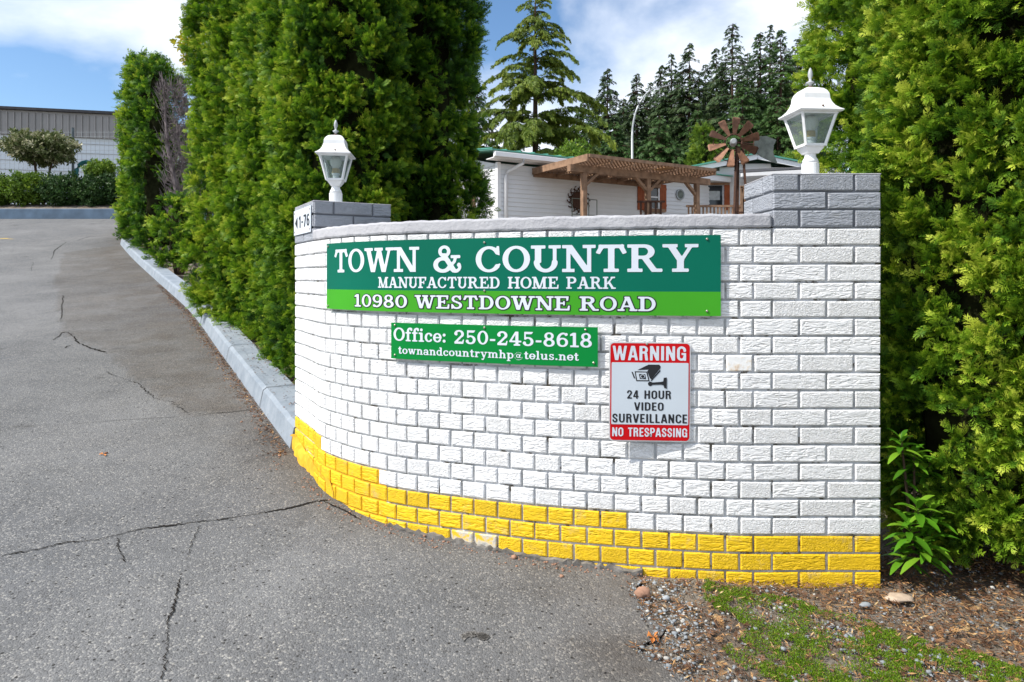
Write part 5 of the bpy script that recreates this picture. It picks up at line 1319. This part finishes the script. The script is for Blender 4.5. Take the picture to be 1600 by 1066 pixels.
def win2(x0, x1, z0, z1):
    global mb
    mb = MB(); t = .05
    for (a, c, d, e_) in ((x0-t, z0-t, x1+t, z0), (x0-t, z1, x1+t, z1+t), (x0-t, z0+.0005, x0, z1-.0005), (x1, z0+.0005, x1+t, z1-.0005)): mb.box(a, Y0-.05, c, d, Y0-.018, e_)
    f = mb.build('window', M['dark'], an)
    m2 = MB(); m2.box(x0+.001, Y0-.03, z0+.001, x1-.001, Y0-.018, z1-.001); m2.build('pane', M['dark'], f)
    m2 = MB(); n = 40
    for i in range(n+1):
        xx = x0 + .02 + (x1-x0-.04)*i/n; yy = Y0 - .036 - .004*math.sin(i*1.9); m2.v += [(xx, yy, z0+.16), (xx, yy, z1-.12)]
    for i in range(n): m2.f.append((2*i, 2*i+2, 2*i+3, 2*i+1))
    m2.build('curtain', M['curtain'], f)
win2(6.05, 6.66, 2.36, 2.93)
mb = MB(); mb.box(5.85, Y0-.06, 3.0, 6.95, Y0-.018, 3.07); mb.build('brown_trim', M['cedar'], an)
mb = MB(); mb.box(6.78, Y0-.06, 2.2, 6.95, Y0-.018, 2.995); mb.build('shutter', M['shutter'], an)
# porch roof
mb = MB(); mb.add([(6.72, 19.6, 3.10), (9.6, 19.6, 3.28), (9.6, Y0-.3, 3.52), (7.0, Y0-.3, 3.40), (6.72, 19.6, 3.13), (9.6, 19.6, 3.31), (9.6, Y0-.3, 3.56), (7.0, Y0-.3, 3.44)], [(0,3,2,1),(4,5,6,7),(0,1,5,4),(1,2,6,5),(2,3,7,6),(3,0,4,7)]); mb.build('porch_roof', M['shingle'], an)
mb = MB(); mb.beam((6.70, 19.56, 3.04), (9.6, 19.56, 3.20), .08, .10); mb.build('porch_gutter', M['trim'], an)
dr_ = thing('porch_door', (7.3, 20.2, 1.7), 'brown wooden door with crossed boards on the porch', 'door')
mb = MB()
for (a, b_) in (((6.93,1.7),(6.93,2.78)), ((7.42,1.7),(7.42,2.78)), ((6.89,2.78),(7.46,2.78)), ((6.96,2.72),(7.19,1.8)), ((7.39,2.72),(7.16,1.8)), ((6.89,1.74),(7.46,1.74))):
    mb.beam((a[0], 20.2, a[1]), (b_[0], 20.2, b_[1]), .07, .05, up=(0,1,0))
mb.build('frame', M['cedar'], dr_); mb = MB(); mb.box(6.93, 20.23, 1.7, 7.42, 20.25, 2.78); mb.build('panel', M['rust_dark'], dr_)
dr_['kind'] = 'thing'
rl = thing('porch_railing', (6.2, 19.2, 1.5), 'brown wooden porch railing with balusters', 'railing')
mb = MB(); mb.box(5.0, 19.17, 2.06, 6.6, 19.23, 2.12); mb.build('top_rail', M['cedar'], rl)
for k in range(15): 
    mb = MB(); x = 5.05 + k*.105; mb.box(x, 19.18, 1.5, x+.04, 19.22, 2.059); mb.build('baluster', M['cedar'], rl)
ch = thing('garden_bench', (4.1, 18.3, 1.2), 'dark brown wooden bench back under the shuttered window', 'bench')
mb = MB(); 
for k in range(5): x = 3.35 + k*.13; mb.box(x, 17.5, 1.3, x+.05, 17.54, 2.0)
mb.box(3.28, 17.48, 2.001, 4.0, 17.56, 2.05); mb.build('backrest', M['rust_dark'], ch)
mb = MB(); mb.box(3.28, 17.1, 1.2, 4.0, 17.56, 1.299); mb.build('seat', M['rust_dark'], ch)
# ------------------------------------------------------------------ garden windmill
WX, WY, WZ = 2.98, 9.0, 1.84
wm = thing('garden_windmill', (WX+.1, WY+.1, -.45), 'rusty garden windmill with ten blades and a grey tail vane', 'windmill')
fd = Vector((-.28, -.96, 0)).normalized(); rt = Vector((-fd.y, fd.x, 0)); up = Vector((0, 0, 1)); hc = Vector((WX, WY, WZ))
for k in range(10):
    a = 2*math.pi*k/10 + .21; rd = rt*math.cos(a) + up*math.sin(a); tg = -rt*math.sin(a) + up*math.cos(a); tw = (tg*.88 + fd*.48).normalized(); nn = rd.cross(tw)
    if k == 3: pass
    prof = [(.10, .020), (.18, .036), (.26, .053), (.315, .060), (.333, .044)]
    mb = MB(); n = len(prof)
    for o in (0, .003):
        for r_, w_ in prof:
            for s in (-1, 1): mb.v.append(tuple(hc + rd*r_ + tw*(s*w_) + nn*(o + .25*w_*w_/.07*abs(s))))
    for o in (0, 2*n):
        for i in range(n-1): b_ = o + 2*i; mb.f.append((b_, b_+1, b_+3, b_+2))
    for i in range(n-1):
        mb.f.append((2*i, 2*i+2, 2*n+2*i+2, 2*n+2*i)); mb.f.append((2*i+1, 2*n+2*i+1, 2*n+2*i+3, 2*i+3))
    mb.f.append((2*n-2, 2*n-1, 4*n-1, 4*n-2))
    mb.build('blade', M['rust'] if k % 5 not in (4,) else M['rust_dark'], wm)
    for r_ in (.15, .28):
        mb = MB(); c = hc + rd*r_ - nn*0; mb.tube([c - nn*.004, c - nn*.010], .009, 6)
        if k % 2 == 0: mb.build('rivet', M['galv'], wm)
for rr_ in (.11, .26):
    mb = MB(); mb.tube([hc + (rt*math.cos(t) + up*math.sin(t))*rr_ - fd*.01 for t in [2*math.pi*i/32 for i in range(33)]], .006 if rr_ > .2 else .012, 6, False); mb.build('ring', M['rust_dark'], wm)
mb = MB(); mb.tube([hc - fd*.10, hc + fd*.05, hc + fd*.07], [.045, .045, .03], 14); mb.build('hub', M['galv'], wm, smooth=False)
tv = Vector((.93, .36, 0))
mb = MB(); mb.tube([hc, hc + tv*.34], .009, 6); mb.build('tail_rod', M['rust_dark'], wm)
P = [(.28,-.06),(.29,.06),(.36,.125),(.46,.135),(.60,.10),(.56,.03),(.555,-.06),(.62,-.19),(.50,-.16),(.38,-.12)]
mb = MB(); n = len(P); mb.add([tuple(hc + tv*(u*1.22) + up*(v*1.15-.03)) for u, v in P] + [tuple(hc + tv*(u*1.22) + up*(v*1.15-.03) + Vector((.36,-.93,0))*.003) for u, v in P], [tuple(range(n)), tuple(range(n, 2*n))[::-1]] + [(k, (k+1) % n, (k+1) % n + n, k + n) for k in range(n)])
mb.build('tail_vane', M['vane'], wm)
for (dx, dy) in ((-.10, -.12), (.22, -.10), (.08, .2)):
    mb = MB(); mb.beam((WX + .08 + dx*.25, WY + .06 + dy*.25, WZ - .04), (WX + .05 + dx, WY + .06 + dy, -.5), .030, .030); mb.build('leg', M['rust_dark'], wm)
for zz in (.9, .3):
    mb = MB(); f = (WZ - zz) / (WZ + .5); q = [(WX + .06 + dx*(.25+.75*f), WY + .06 + dy*(.25+.75*f), zz) for dx, dy in ((-.10,-.12),(.22,-.10),(.08,.2))]
    for i in range(3): mb.beam(q[i], q[(i+1) % 3], .012, .012)
    mb.build('cross_bar', M['rust_dark'], wm)
# ------------------------------------------------------------------ street lamp
sl = thing('street_lamp', (8.1, 45, .9), 'tall curved grey street lamp pole rising in front of the dark trees', 'street lamp')
pts = [(8.1, 45, .9), (8.1, 45, 6), (8.08, 45, 9.5)]
for t in range(0, 11):
    a = t/10; pts.append((8.08 + 2.0*a**1.8, 45, 9.5 + 3.4*(1-(1-a)**1.9)))
mb = MB(); mb.tube(pts, [.09, .08, .075] + [.07 - .003*k for k in range(11)], 10); mb.build('pole', M['galv'], sl, smooth=True)
mb = MB(); mb.beam(pts[-1], (pts[-1][0]+.6, 45, pts[-1][2]+.16), .20, .08); mb.build('lamp_head', M['galv'], sl, bevel=.03)

# ------------------------------------------------------------------ trees beyond
def conifer(name, label, x, y, ztop, zb, rad, mat, nb=110, sp=10, size=.5, droop=.25, up0=.0, tint0=.45, seed=0, group='conifers behind the houses', clear=0.0, cat='tree', pw=.85, tipd=0.0, hang=.1, whorl=0, wid=.10, lr=(.62, 1.12)):
    r = np.random.default_rng(seed); root = thing(name, (x, y, zb), label, cat, group)
    H = ztop - zb
    if whorl:
        lv = 1 - (1 - np.linspace(clear, .985, whorl)) ** 1.05; t = np.repeat(lv, nb // whorl); t = t + r.normal(0, .016, len(t))
    else: t = r.uniform(clear, 1, nb) ** .95
    t = np.clip(t, 0, .995)
    a = r.uniform(0, 2*math.pi, len(t)); L = rad * (1 - t) ** pw * r.uniform(*lr, len(t)) + .10
    cnt = np.maximum(5, (sp * L / rad).astype(int)); ci = np.repeat(np.arange(len(t)), cnt)
    q = r.uniform(.10, 1, len(ci)) ** .8
    out = np.stack([np.cos(a), np.sin(a), np.zeros(len(a))], 1)[ci]; Li = L[ci]
    sag = (up0*q - droop*q**2 - tipd*q**4) * Li
    pos = np.array([x, y, 0]) + out*(Li*q)[:, None]; pos[:, 2] = zb + H*t[ci] + sag
    side = np.stack([-out[:, 1], out[:, 0], np.zeros(len(out))], 1)
    lat = r.normal(0, 1, len(ci)); pos += side * (lat * wid * Li * (1.15 - q))[:, None]
    pos[:, 2] -= np.abs(lat) * wid * Li * .25
    slope = up0 - 2*droop*q - 4*tipd*q**3
    d = norm(out*.9 + side*(lat*.5)[:, None] + np.stack([np.zeros(len(ci)), np.zeros(len(ci)), slope - hang + r.normal(0, .28, len(ci))], 1))
    sz = size * np.clip(.35 + .65*Li/rad*1.6, .3, 1.15) * r.uniform(.6, 1.15, len(ci))
    tn = tint0 + r.normal(0, .10, len(ci)) + .20*(q - .5) + .10*np.sin(a[ci]*3 + t[ci]*25)
    flat = np.tile(np.array([0, 0, 1.0]), (len(ci), 1)) + r.normal(0, .5, (len(ci), 3))
    spray_mesh('foliage', mat, root, pos, d, sz, tn, FIR, flat=norm(flat))
    mb = MB(); mb.tube([(x, y, zb-.3), (x, y, zb + H*.5), (x, y, ztop-.1)], [H*.016, H*.009, .015], 8)
    for i in range(0, len(t), 2):
        ex, ey = math.cos(a[i])*L[i], math.sin(a[i])*L[i]; zz = zb + H*t[i]
        mb.tube([(x + ex*k, y + ey*k, zz + (up0*k - droop*k*k - tipd*k**4)*L[i]) for k in (0, .35, .7, .95)], [.045*H/20, .03*H/20, .018, .006], 4, False)
    mb.build('trunk', M['bark'], root); return root
# the light green weeping cedar
conifer('deodar_cedar', 'broad light green weeping cedar with drooping branch tips left of the dark firs', 1.15, 33, 14.5, .9, 4.9, M['deodar'], nb=230, sp=210, size=.34, droop=.30, up0=.42, tint0=.50, seed=4, group='trees beyond the houses', tipd=.26, pw=.66, hang=.85, whorl=15, wid=.085, lr=(.5, 1.25))
CF = [ # px of top, py of top, depth, radius, mat, label
 (949, 106, 62, 3.6, 'fir', 'dark fir standing apart just right of the weeping cedar'),
 (995, 114, 66, 3.4, 'fir', 'dark fir directly behind the street lamp pole'),
 (1033, 101, 70, 3.2, 'fir', 'narrow dark fir just right of the street lamp head'),
 (1049, 83, 64, 3.6, 'fir', 'slim dark fir between the lamp head and the taller firs'),
 (1077, 66, 62, 3.9, 'fir', 'pointed dark fir left of the tallest one'),
 (1102, 100, 72, 3.4, 'fir', 'shorter dark fir in the gap left of the tallest fir'),
 (1119, 74, 70, 3.8, 'fir', 'dark fir touching the left side of the tallest fir'),
 (1144, 36, 60, 5.0, 'fir', 'tallest broad dark fir above the windmill'),
 (1188, 48, 62, 4.6, 'fir2', 'greener tall fir right of the tallest one'),
 (1203, 38, 74, 4.0, 'fir', 'dark fir peeking between the two tallest at the right'),
 (1220, 46, 60, 4.6, 'fir2', 'green fir partly hidden by the right lantern hedge'),
 (1246, 60, 66, 4.4, 'fir', 'dark fir almost hidden by the bright right hedge'),
 (974, 152, 70, 3.0, 'fir', 'low fir between the street lamp and the one left of it'),
 (1012, 150, 74, 3.2, 'fir', 'low dark fir right of the street lamp pole'),
 (912, 150, 68, 3.6, 'fir2', 'low fir half hidden by the right side of the weeping cedar'),
 (1160, 130, 52, 4.4, 'fir2', 'lower green fir behind the windmill wheel'),
 (1090, 170, 54, 4.0, 'fir2', 'low green conifer left of the windmill'),
 (1030, 180, 52, 4.2, 'fir2', 'low green conifer above the pergola roof'),
 (960, 190, 54, 4.0, 'fir2', 'low conifer filling the gap beside the street lamp foot'),
 (1215, 150, 50, 4.4, 'fir2', 'green conifer behind the tail vane of the windmill'),
 (1062, 112, 84, 5.0, 'fir2', 'distant fir filling the gap left of the pointed fir'),
 (1092, 118, 86, 5.2, 'fir', 'distant fir filling the gap right of the pointed fir'),
 (1130, 96, 84, 5.2, 'fir2', 'distant fir right beside the trunk line of the tallest fir'),
 (1168, 82, 86, 5.4, 'fir2', 'distant fir between the tallest fir and the greener one'),
 (1232, 80, 84, 5.2, 'fir', 'distant fir at the left edge of the bright right hedge'),
 (1016, 128, 84, 5.0, 'fir2', 'distant fir behind the curve of the street lamp'),
 (975, 160, 86, 5.0, 'fir', 'distant low fir between the two firs beside the lamp'),
 (930, 165, 86, 5.0, 'fir', 'distant low fir at the right foot of the weeping cedar'),
 (740, 120, 60, 4.4, 'fir2', 'conifer peeking between the left hedge and weeping cedar'),
]
for k, (px, py, y, rad, mt, lb) in enumerate(CF):
    zt = (HY - py) / F * y
    conifer('fir_tree', lb, (px - 800) / F * y, y, zt, .9 if y < 58 else 1.3, rad * 1.22, M[mt], nb=380, sp=34, size=.72, droop=.30, up0=.12, tint0=.45, seed=50 + k, clear=.04, pw=.74, hang=.25, wid=.16)
hedge_tree('columnar_cedar', 'small yellow-green columnar cedar left of the windmill', 'tree', None, 8.15, 28.5, .62, 6.45, M['lime'], .30, .33, 10, seed=2, variants=CEDL, tint0=.42, top_round=1.5, taper=.5)
bushy('flowering_shrub', 'leafy pale green shrub showing over the house roof', 'shrub', (2.35, 25.5, 4.55), (.62, .5, .75), 420, .17, M['lime'], .55, trunk=1)
bushy('green_bush', 'bright green bush over the porch roof beside the right pillar', 'bush', (9.75, 23.2, 3.85), (.6, .5, .5), 500, .15, M['lime'], .6, trunk=1)

# ------------------------------------------------------------------ the verge: gravel, grass, litter, small plants
def ico(sub=1):
    import bmesh
    bm = bmesh.new(); bmesh.ops.create_icosphere(bm, subdivisions=sub, radius=1); V = np.array([v.co[:] for v in bm.verts]); Fq = np.array([[v.index for v in f.verts] for f in bm.faces]); bm.free(); return V, Fq
IV, IF = ico(1)
def stones(name, pts, sizes, mat, parent=None, **kw):
    Vs, Fs = [], []; b_ = 0
    for (x, y), s in zip(pts, sizes):
        sc3 = np.array([1, rng.uniform(.6, 1), rng.uniform(.4, .75)]) * s; a = rng.uniform(0, 6.28); c, s_ = math.cos(a), math.sin(a)
        V = IV * (1 + rng.uniform(-.16, .16, (len(IV), 1))) * sc3; V = V @ np.array([[c, s_, 0], [-s_, c, 0], [0, 0, 1]]) + np.array([x, y, G(x, y) + s*.22])
        Vs.append(V); Fs.append(IF + b_); b_ += len(IV)
    return fast_mesh(name, np.concatenate(Vs), np.concatenate(Fs), mat, parent, k=3, **kw)
def vpts(n, f, region=None, tries=60):
    out = []
    while len(out) < n:
        y = rng.uniform(1.15, 2.75); x = rng.uniform(xr(y) - .03, 2.4)
        if f(x, y) > rng.random(): out.append((x, y))
    return out
def nse(x, y, s=1, o=0): return .5 + .25*(math.sin(x*7.3*s + o) * math.sin(y*8.1*s + 2*o) + math.sin(x*15.7*s - y*9*s + o) * .6 + math.sin(y*21*s + x*5*s + 3*o) * .4)
def under_wall(x, y): return y > 2.50 and x < 1.40 or (y > 2.9)
def f_gravel(x, y):
    if under_wall(x, y): return 0
    e_ = x - xr(y); a = 1.0 if e_ < .16 else .22
    d = abs((x - 1.15) * .55 - (2.15 - y) ) # diagonal band
    if d < .10 and x > .9: a = .9
    return a * (.4 + nse(x, y, 1.5))
def f_grass(x, y):
    if under_wall(x, y): return 0
    e_ = x - xr(y)
    if e_ < .20 + .1*nse(x, y, 2) or x > 1.72: return 0
    v = nse(x, y, 1.3, 1.7) + .12; d = (x - 1.15) * .55 - (2.15 - y)
    if d > .10 + .08*nse(x, y, 2): return 0
    return max(0, min(1, (v - .32) * 2.6)) * max(0, min(1, (nse(x, y, 5.3, 2.2) - .24) * 4))
def f_litter(x, y):
    if under_wall(x, y) and not (x > 1.4 and y < 3.4): return 0
    d = (x - 1.15) * .55 - (2.15 - y)
    return (1.0 if (d > .06 or x > 1.5) else .55) * (.5 + .5*nse(x, y, 2.1, 4))
gp_ = vpts(7500, f_gravel); stones('gravel', gp_, np.minimum(rng.gamma(1.6, .0015, len(gp_)) + .0012, .012), M['stone'], kind='stuff')
gp_ = vpts(1700, f_gravel); stones('pale_gravel', gp_, np.minimum(rng.gamma(1.6, .0015, len(gp_)) + .0012, .011), M['stone_pale'], kind='stuff')
# asphalt crumbs and grit that lie at the foot of the kerb and wall
pts = []
for i in range(900):
    y = rng.uniform(3.4, 9); x = xk(y) - abs(rng.normal(0, .07)) ; pts.append((x, y))
for i in range(500):
    s = rng.uniform(0, S_END); x, y, a = cpt(s, abs(rng.normal(0, .035)) + .01); pts.append((x, y))
stones('grit', pts, rng.gamma(2, .0012, len(pts)) + .001, M['rock'], kind='stuff')
def strips(name, P, L, W, mat, tint, up=.2, **kw):
    n = len(P); P = np.array([(x, y, G(x, y)) for x, y in P]); a = rng.uniform(0, 6.28, n); e_ = rng.normal(up, .25, n)
    d = np.stack([np.cos(a)*np.cos(e_), np.sin(a)*np.cos(e_), np.abs(np.sin(e_))], 1) * L[:, None]; s = norm(np.cross(d, rng.normal(size=(n, 3)) + np.array([0, 0, 1.5]))) * W[:, None]
    P[:, 2] += .003
    V = np.stack([P, P + d*.5 + s, P + d, P + d*.5 - s], 1).reshape(-1, 3); Q = np.arange(4*n).reshape(-1, 4)
    return fast_mesh(name, V, Q, mat, None, np.repeat(tint, 4) , **kw)
P = vpts(110000, f_grass)
n = len(P); strips('grass', P, rng.uniform(.003, .010, n), rng.uniform(.0010, .0020, n), M['grass'], np.clip(.5 + rng.normal(0, .2, n), 0, 1), up=1.05, kind='stuff')
P = vpts(26000, f_litter); n = len(P)
strips('leaf_litter', P, rng.uniform(.008, .032, n), rng.uniform(.0010, .0032, n), M['litter'], np.clip(rng.beta(1.6, 2.2, n), 0, 1), up=.15, kind='stuff')
P = vpts(1500, f_litter); n = len(P); P = np.array([(x, y, G(x, y) + .006) for x, y in P]); a = rng.uniform(0, 6.28, n)
spray_mesh('fallen_fronds', M['litter'], None, P, np.stack([np.cos(a), np.sin(a), rng.normal(.1, .15, n)], 1), rng.uniform(.012, .042, n), rng.beta(2, 2, n)*.9, CED, tip=.1, flat=norm(np.tile(np.array([0, 0, 1.0]), (n, 1)) + rng.normal(0, .3, (n, 3))), kind='stuff')
P = [(xk(y) - abs(rng.normal(0, .05)) - .01, y) for y in rng.uniform(3.6, 10, 2600)]; n = len(P)
strips('kerb_litter', P, rng.uniform(.01, .03, n), rng.uniform(.0015, .004, n), M['litter'], np.clip(rng.beta(1.4, 2.6, n), 0, 1), up=.1, kind='stuff')
n = 420; yy = 3.8 + 5.2 * rng.random(n)**1.3; P = np.array([(xk(y) + .09 + .17*min(1, abs(rng.normal(0, .45))), y, 0) for y in yy]); P = np.array([(xk(y) + (.25 - .20*rng.random()**2.2), y) for y in yy]); P = np.array([(x, y, G(x, y) + .142) for x, y in P]); a = rng.uniform(0, 6.28, n)
spray_mesh('kerb_top_litter', M['litter'], None, P, np.stack([np.cos(a), np.sin(a), np.zeros(n)], 1), rng.uniform(.008, .03, n), rng.beta(2, 3, n)*.7, CED, tip=.1, flat=norm(np.tile(np.array([0, 0, 1.0]), (n, 1)) + rng.normal(0, .12, (n, 3))), kind='stuff')
# single things on the ground
def rock(name, px, py, s, mat, label, cat, sub=3, flat=.7, elong=1.0):
    x, y, g = gp(px, py); V, Fq = ico(sub); V = V.copy()
    h = .12*np.sin(V[:, 0]*4 + V[:, 1]*3) + .08*np.sin(V[:, 2]*7 + V[:, 0]*5) + rng.uniform(-.02, .02, len(V))
    V = V * (1 + h)[:, None] * np.array([s*elong, s*.8, s*flat]) + np.array([x, y, g + s*flat*.6])
    return fast_mesh(name, V, Fq, mat, None, k=3, label=label, category=cat) if 0 else tag(fast_mesh(name, V, Fq, mat, None, k=3), label, cat)
rock('rock', 1004, 933, .027, M['rock'], 'pinkish brown rock at the asphalt edge by the wall', 'rock')
rock('stone', 1041, 938, .013, M['stone'], 'small dark stone just right of the pinkish rock', 'stone', 2)
rock('wood_piece', 1405, 937, .038, M['wood_chunk'], 'flat pale piece of wood lying in the mulch by the right pillar', 'wood', 3, .28, 1.25)
rock('stone', 1352, 950, .015, M['stone'], 'blue-grey stone in the grass near the right pillar foot', 'stone', 2, .6, 1.4)
# crumpled orange leaf
x, y, g = gp(1020, 1000); mb = MB(); r_ = random.Random(4)
for k in range(6):
    a = k*1.05 + r_.uniform(-.4, .4); L = .026 * r_.uniform(.5, 1.15); mb.add([(x + r_.uniform(-.004,.004), y, g+.006), (x + L*math.cos(a-.35), y + L*math.sin(a-.35), g + .014 + r_.uniform(-.004, .01)), (x + L*1.25*math.cos(a), y + L*1.25*math.sin(a), g + .004), (x + L*math.cos(a+.35), y + L*math.sin(a+.35), g + .012)], [(0,1,2,3)])
tag(mb.build('dry_leaf', M['dry_leaf']), 'crumpled orange dry leaf at the edge of the asphalt', 'leaf')
x, y, g = gp(161, 712); mb = MB()
for k in range(5):
    a = k*1.3 + r_.uniform(-.4, .4); L = .03 * r_.uniform(.4, 1.1); mb.add([(x, y, g+.004), (x + L*math.cos(a-.3), y + L*math.sin(a-.3), g + .012), (x + L*1.3*math.cos(a), y + L*1.3*math.sin(a), g + .003), (x + L*math.cos(a+.3), y + L*math.sin(a+.3), g + .008)], [(0,1,2,3)])
tag(mb.build('dry_leaf', M['dry_leaf']), 'small tan dry leaf lying alone on the left of the driveway', 'leaf')

# laurel-like plants at the hedge foot
def laurel(label, base, tops, seed, L=.085):
    r = random.Random(seed); g = G(base[0], base[1]); root = thing('laurel_plant', (*base, g), label, 'plant', 'young laurels beside the right pillar')
    mb = MB()
    for tp in tops: mb.tube([(base[0], base[1], g), ((base[0]+tp[0])/2 + .03, (base[1]+tp[1])/2, (g+tp[2])/2), tp], [.008, .006, .003], 6)
    mb.build('stem', M['bark'], root); first = None
    for tp in tops:
        for k in range(15):
            a = k*2.4 + r.uniform(-.3, .3); el = .95 - .085*k + r.uniform(-.15, .15)
            d = Vector((math.cos(a)*math.cos(el), math.sin(a)*math.cos(el), math.sin(el))); s = d.cross(Vector((0,0,1))).normalized(); nn = s.cross(d)
            o = Vector(tp) - Vector((0, 0, .004*k)); Lk = L*r.uniform(.75, 1.2); V, Q = [], []; N = 5
            for i in range(N + 1):
                t = i/N; wv = Lk*.15*math.sin(math.pi*min(1, t*.93+.04))**.8; c = o + d*(Lk*t) - Vector((0,0,1))*(Lk*.35*t*t)
                V += [tuple(c - s*wv + nn*wv*.35), tuple(c), tuple(c + s*wv + nn*wv*.35)]
            for i in range(N): b_ = 3*i; Q += [(b_, b_+3, b_+4, b_+1), (b_+1, b_+4, b_+5, b_+2)]
            fast_mesh('leaf', V, np.array(Q), M['laurel'], root, np.full(len(V), r.uniform(.25, .9)))
    return root
laurel('upper laurel with a spray of glossy leaves between pillar and hedge', (1.52, 2.62), [(1.455, 2.50, -.60), (1.52, 2.53, -.66), (1.60, 2.56, -.70), (1.50, 2.56, -.74)], 2)
laurel('lower laurel with long fresh green leaves at the pillar foot', (1.50, 2.56), [(1.455, 2.45, -.90), (1.50, 2.47, -.84), (1.54, 2.47, -.94), (1.46, 2.49, -1.0), (1.57, 2.50, -.86), (1.49, 2.44, -.97)], 9, .095)
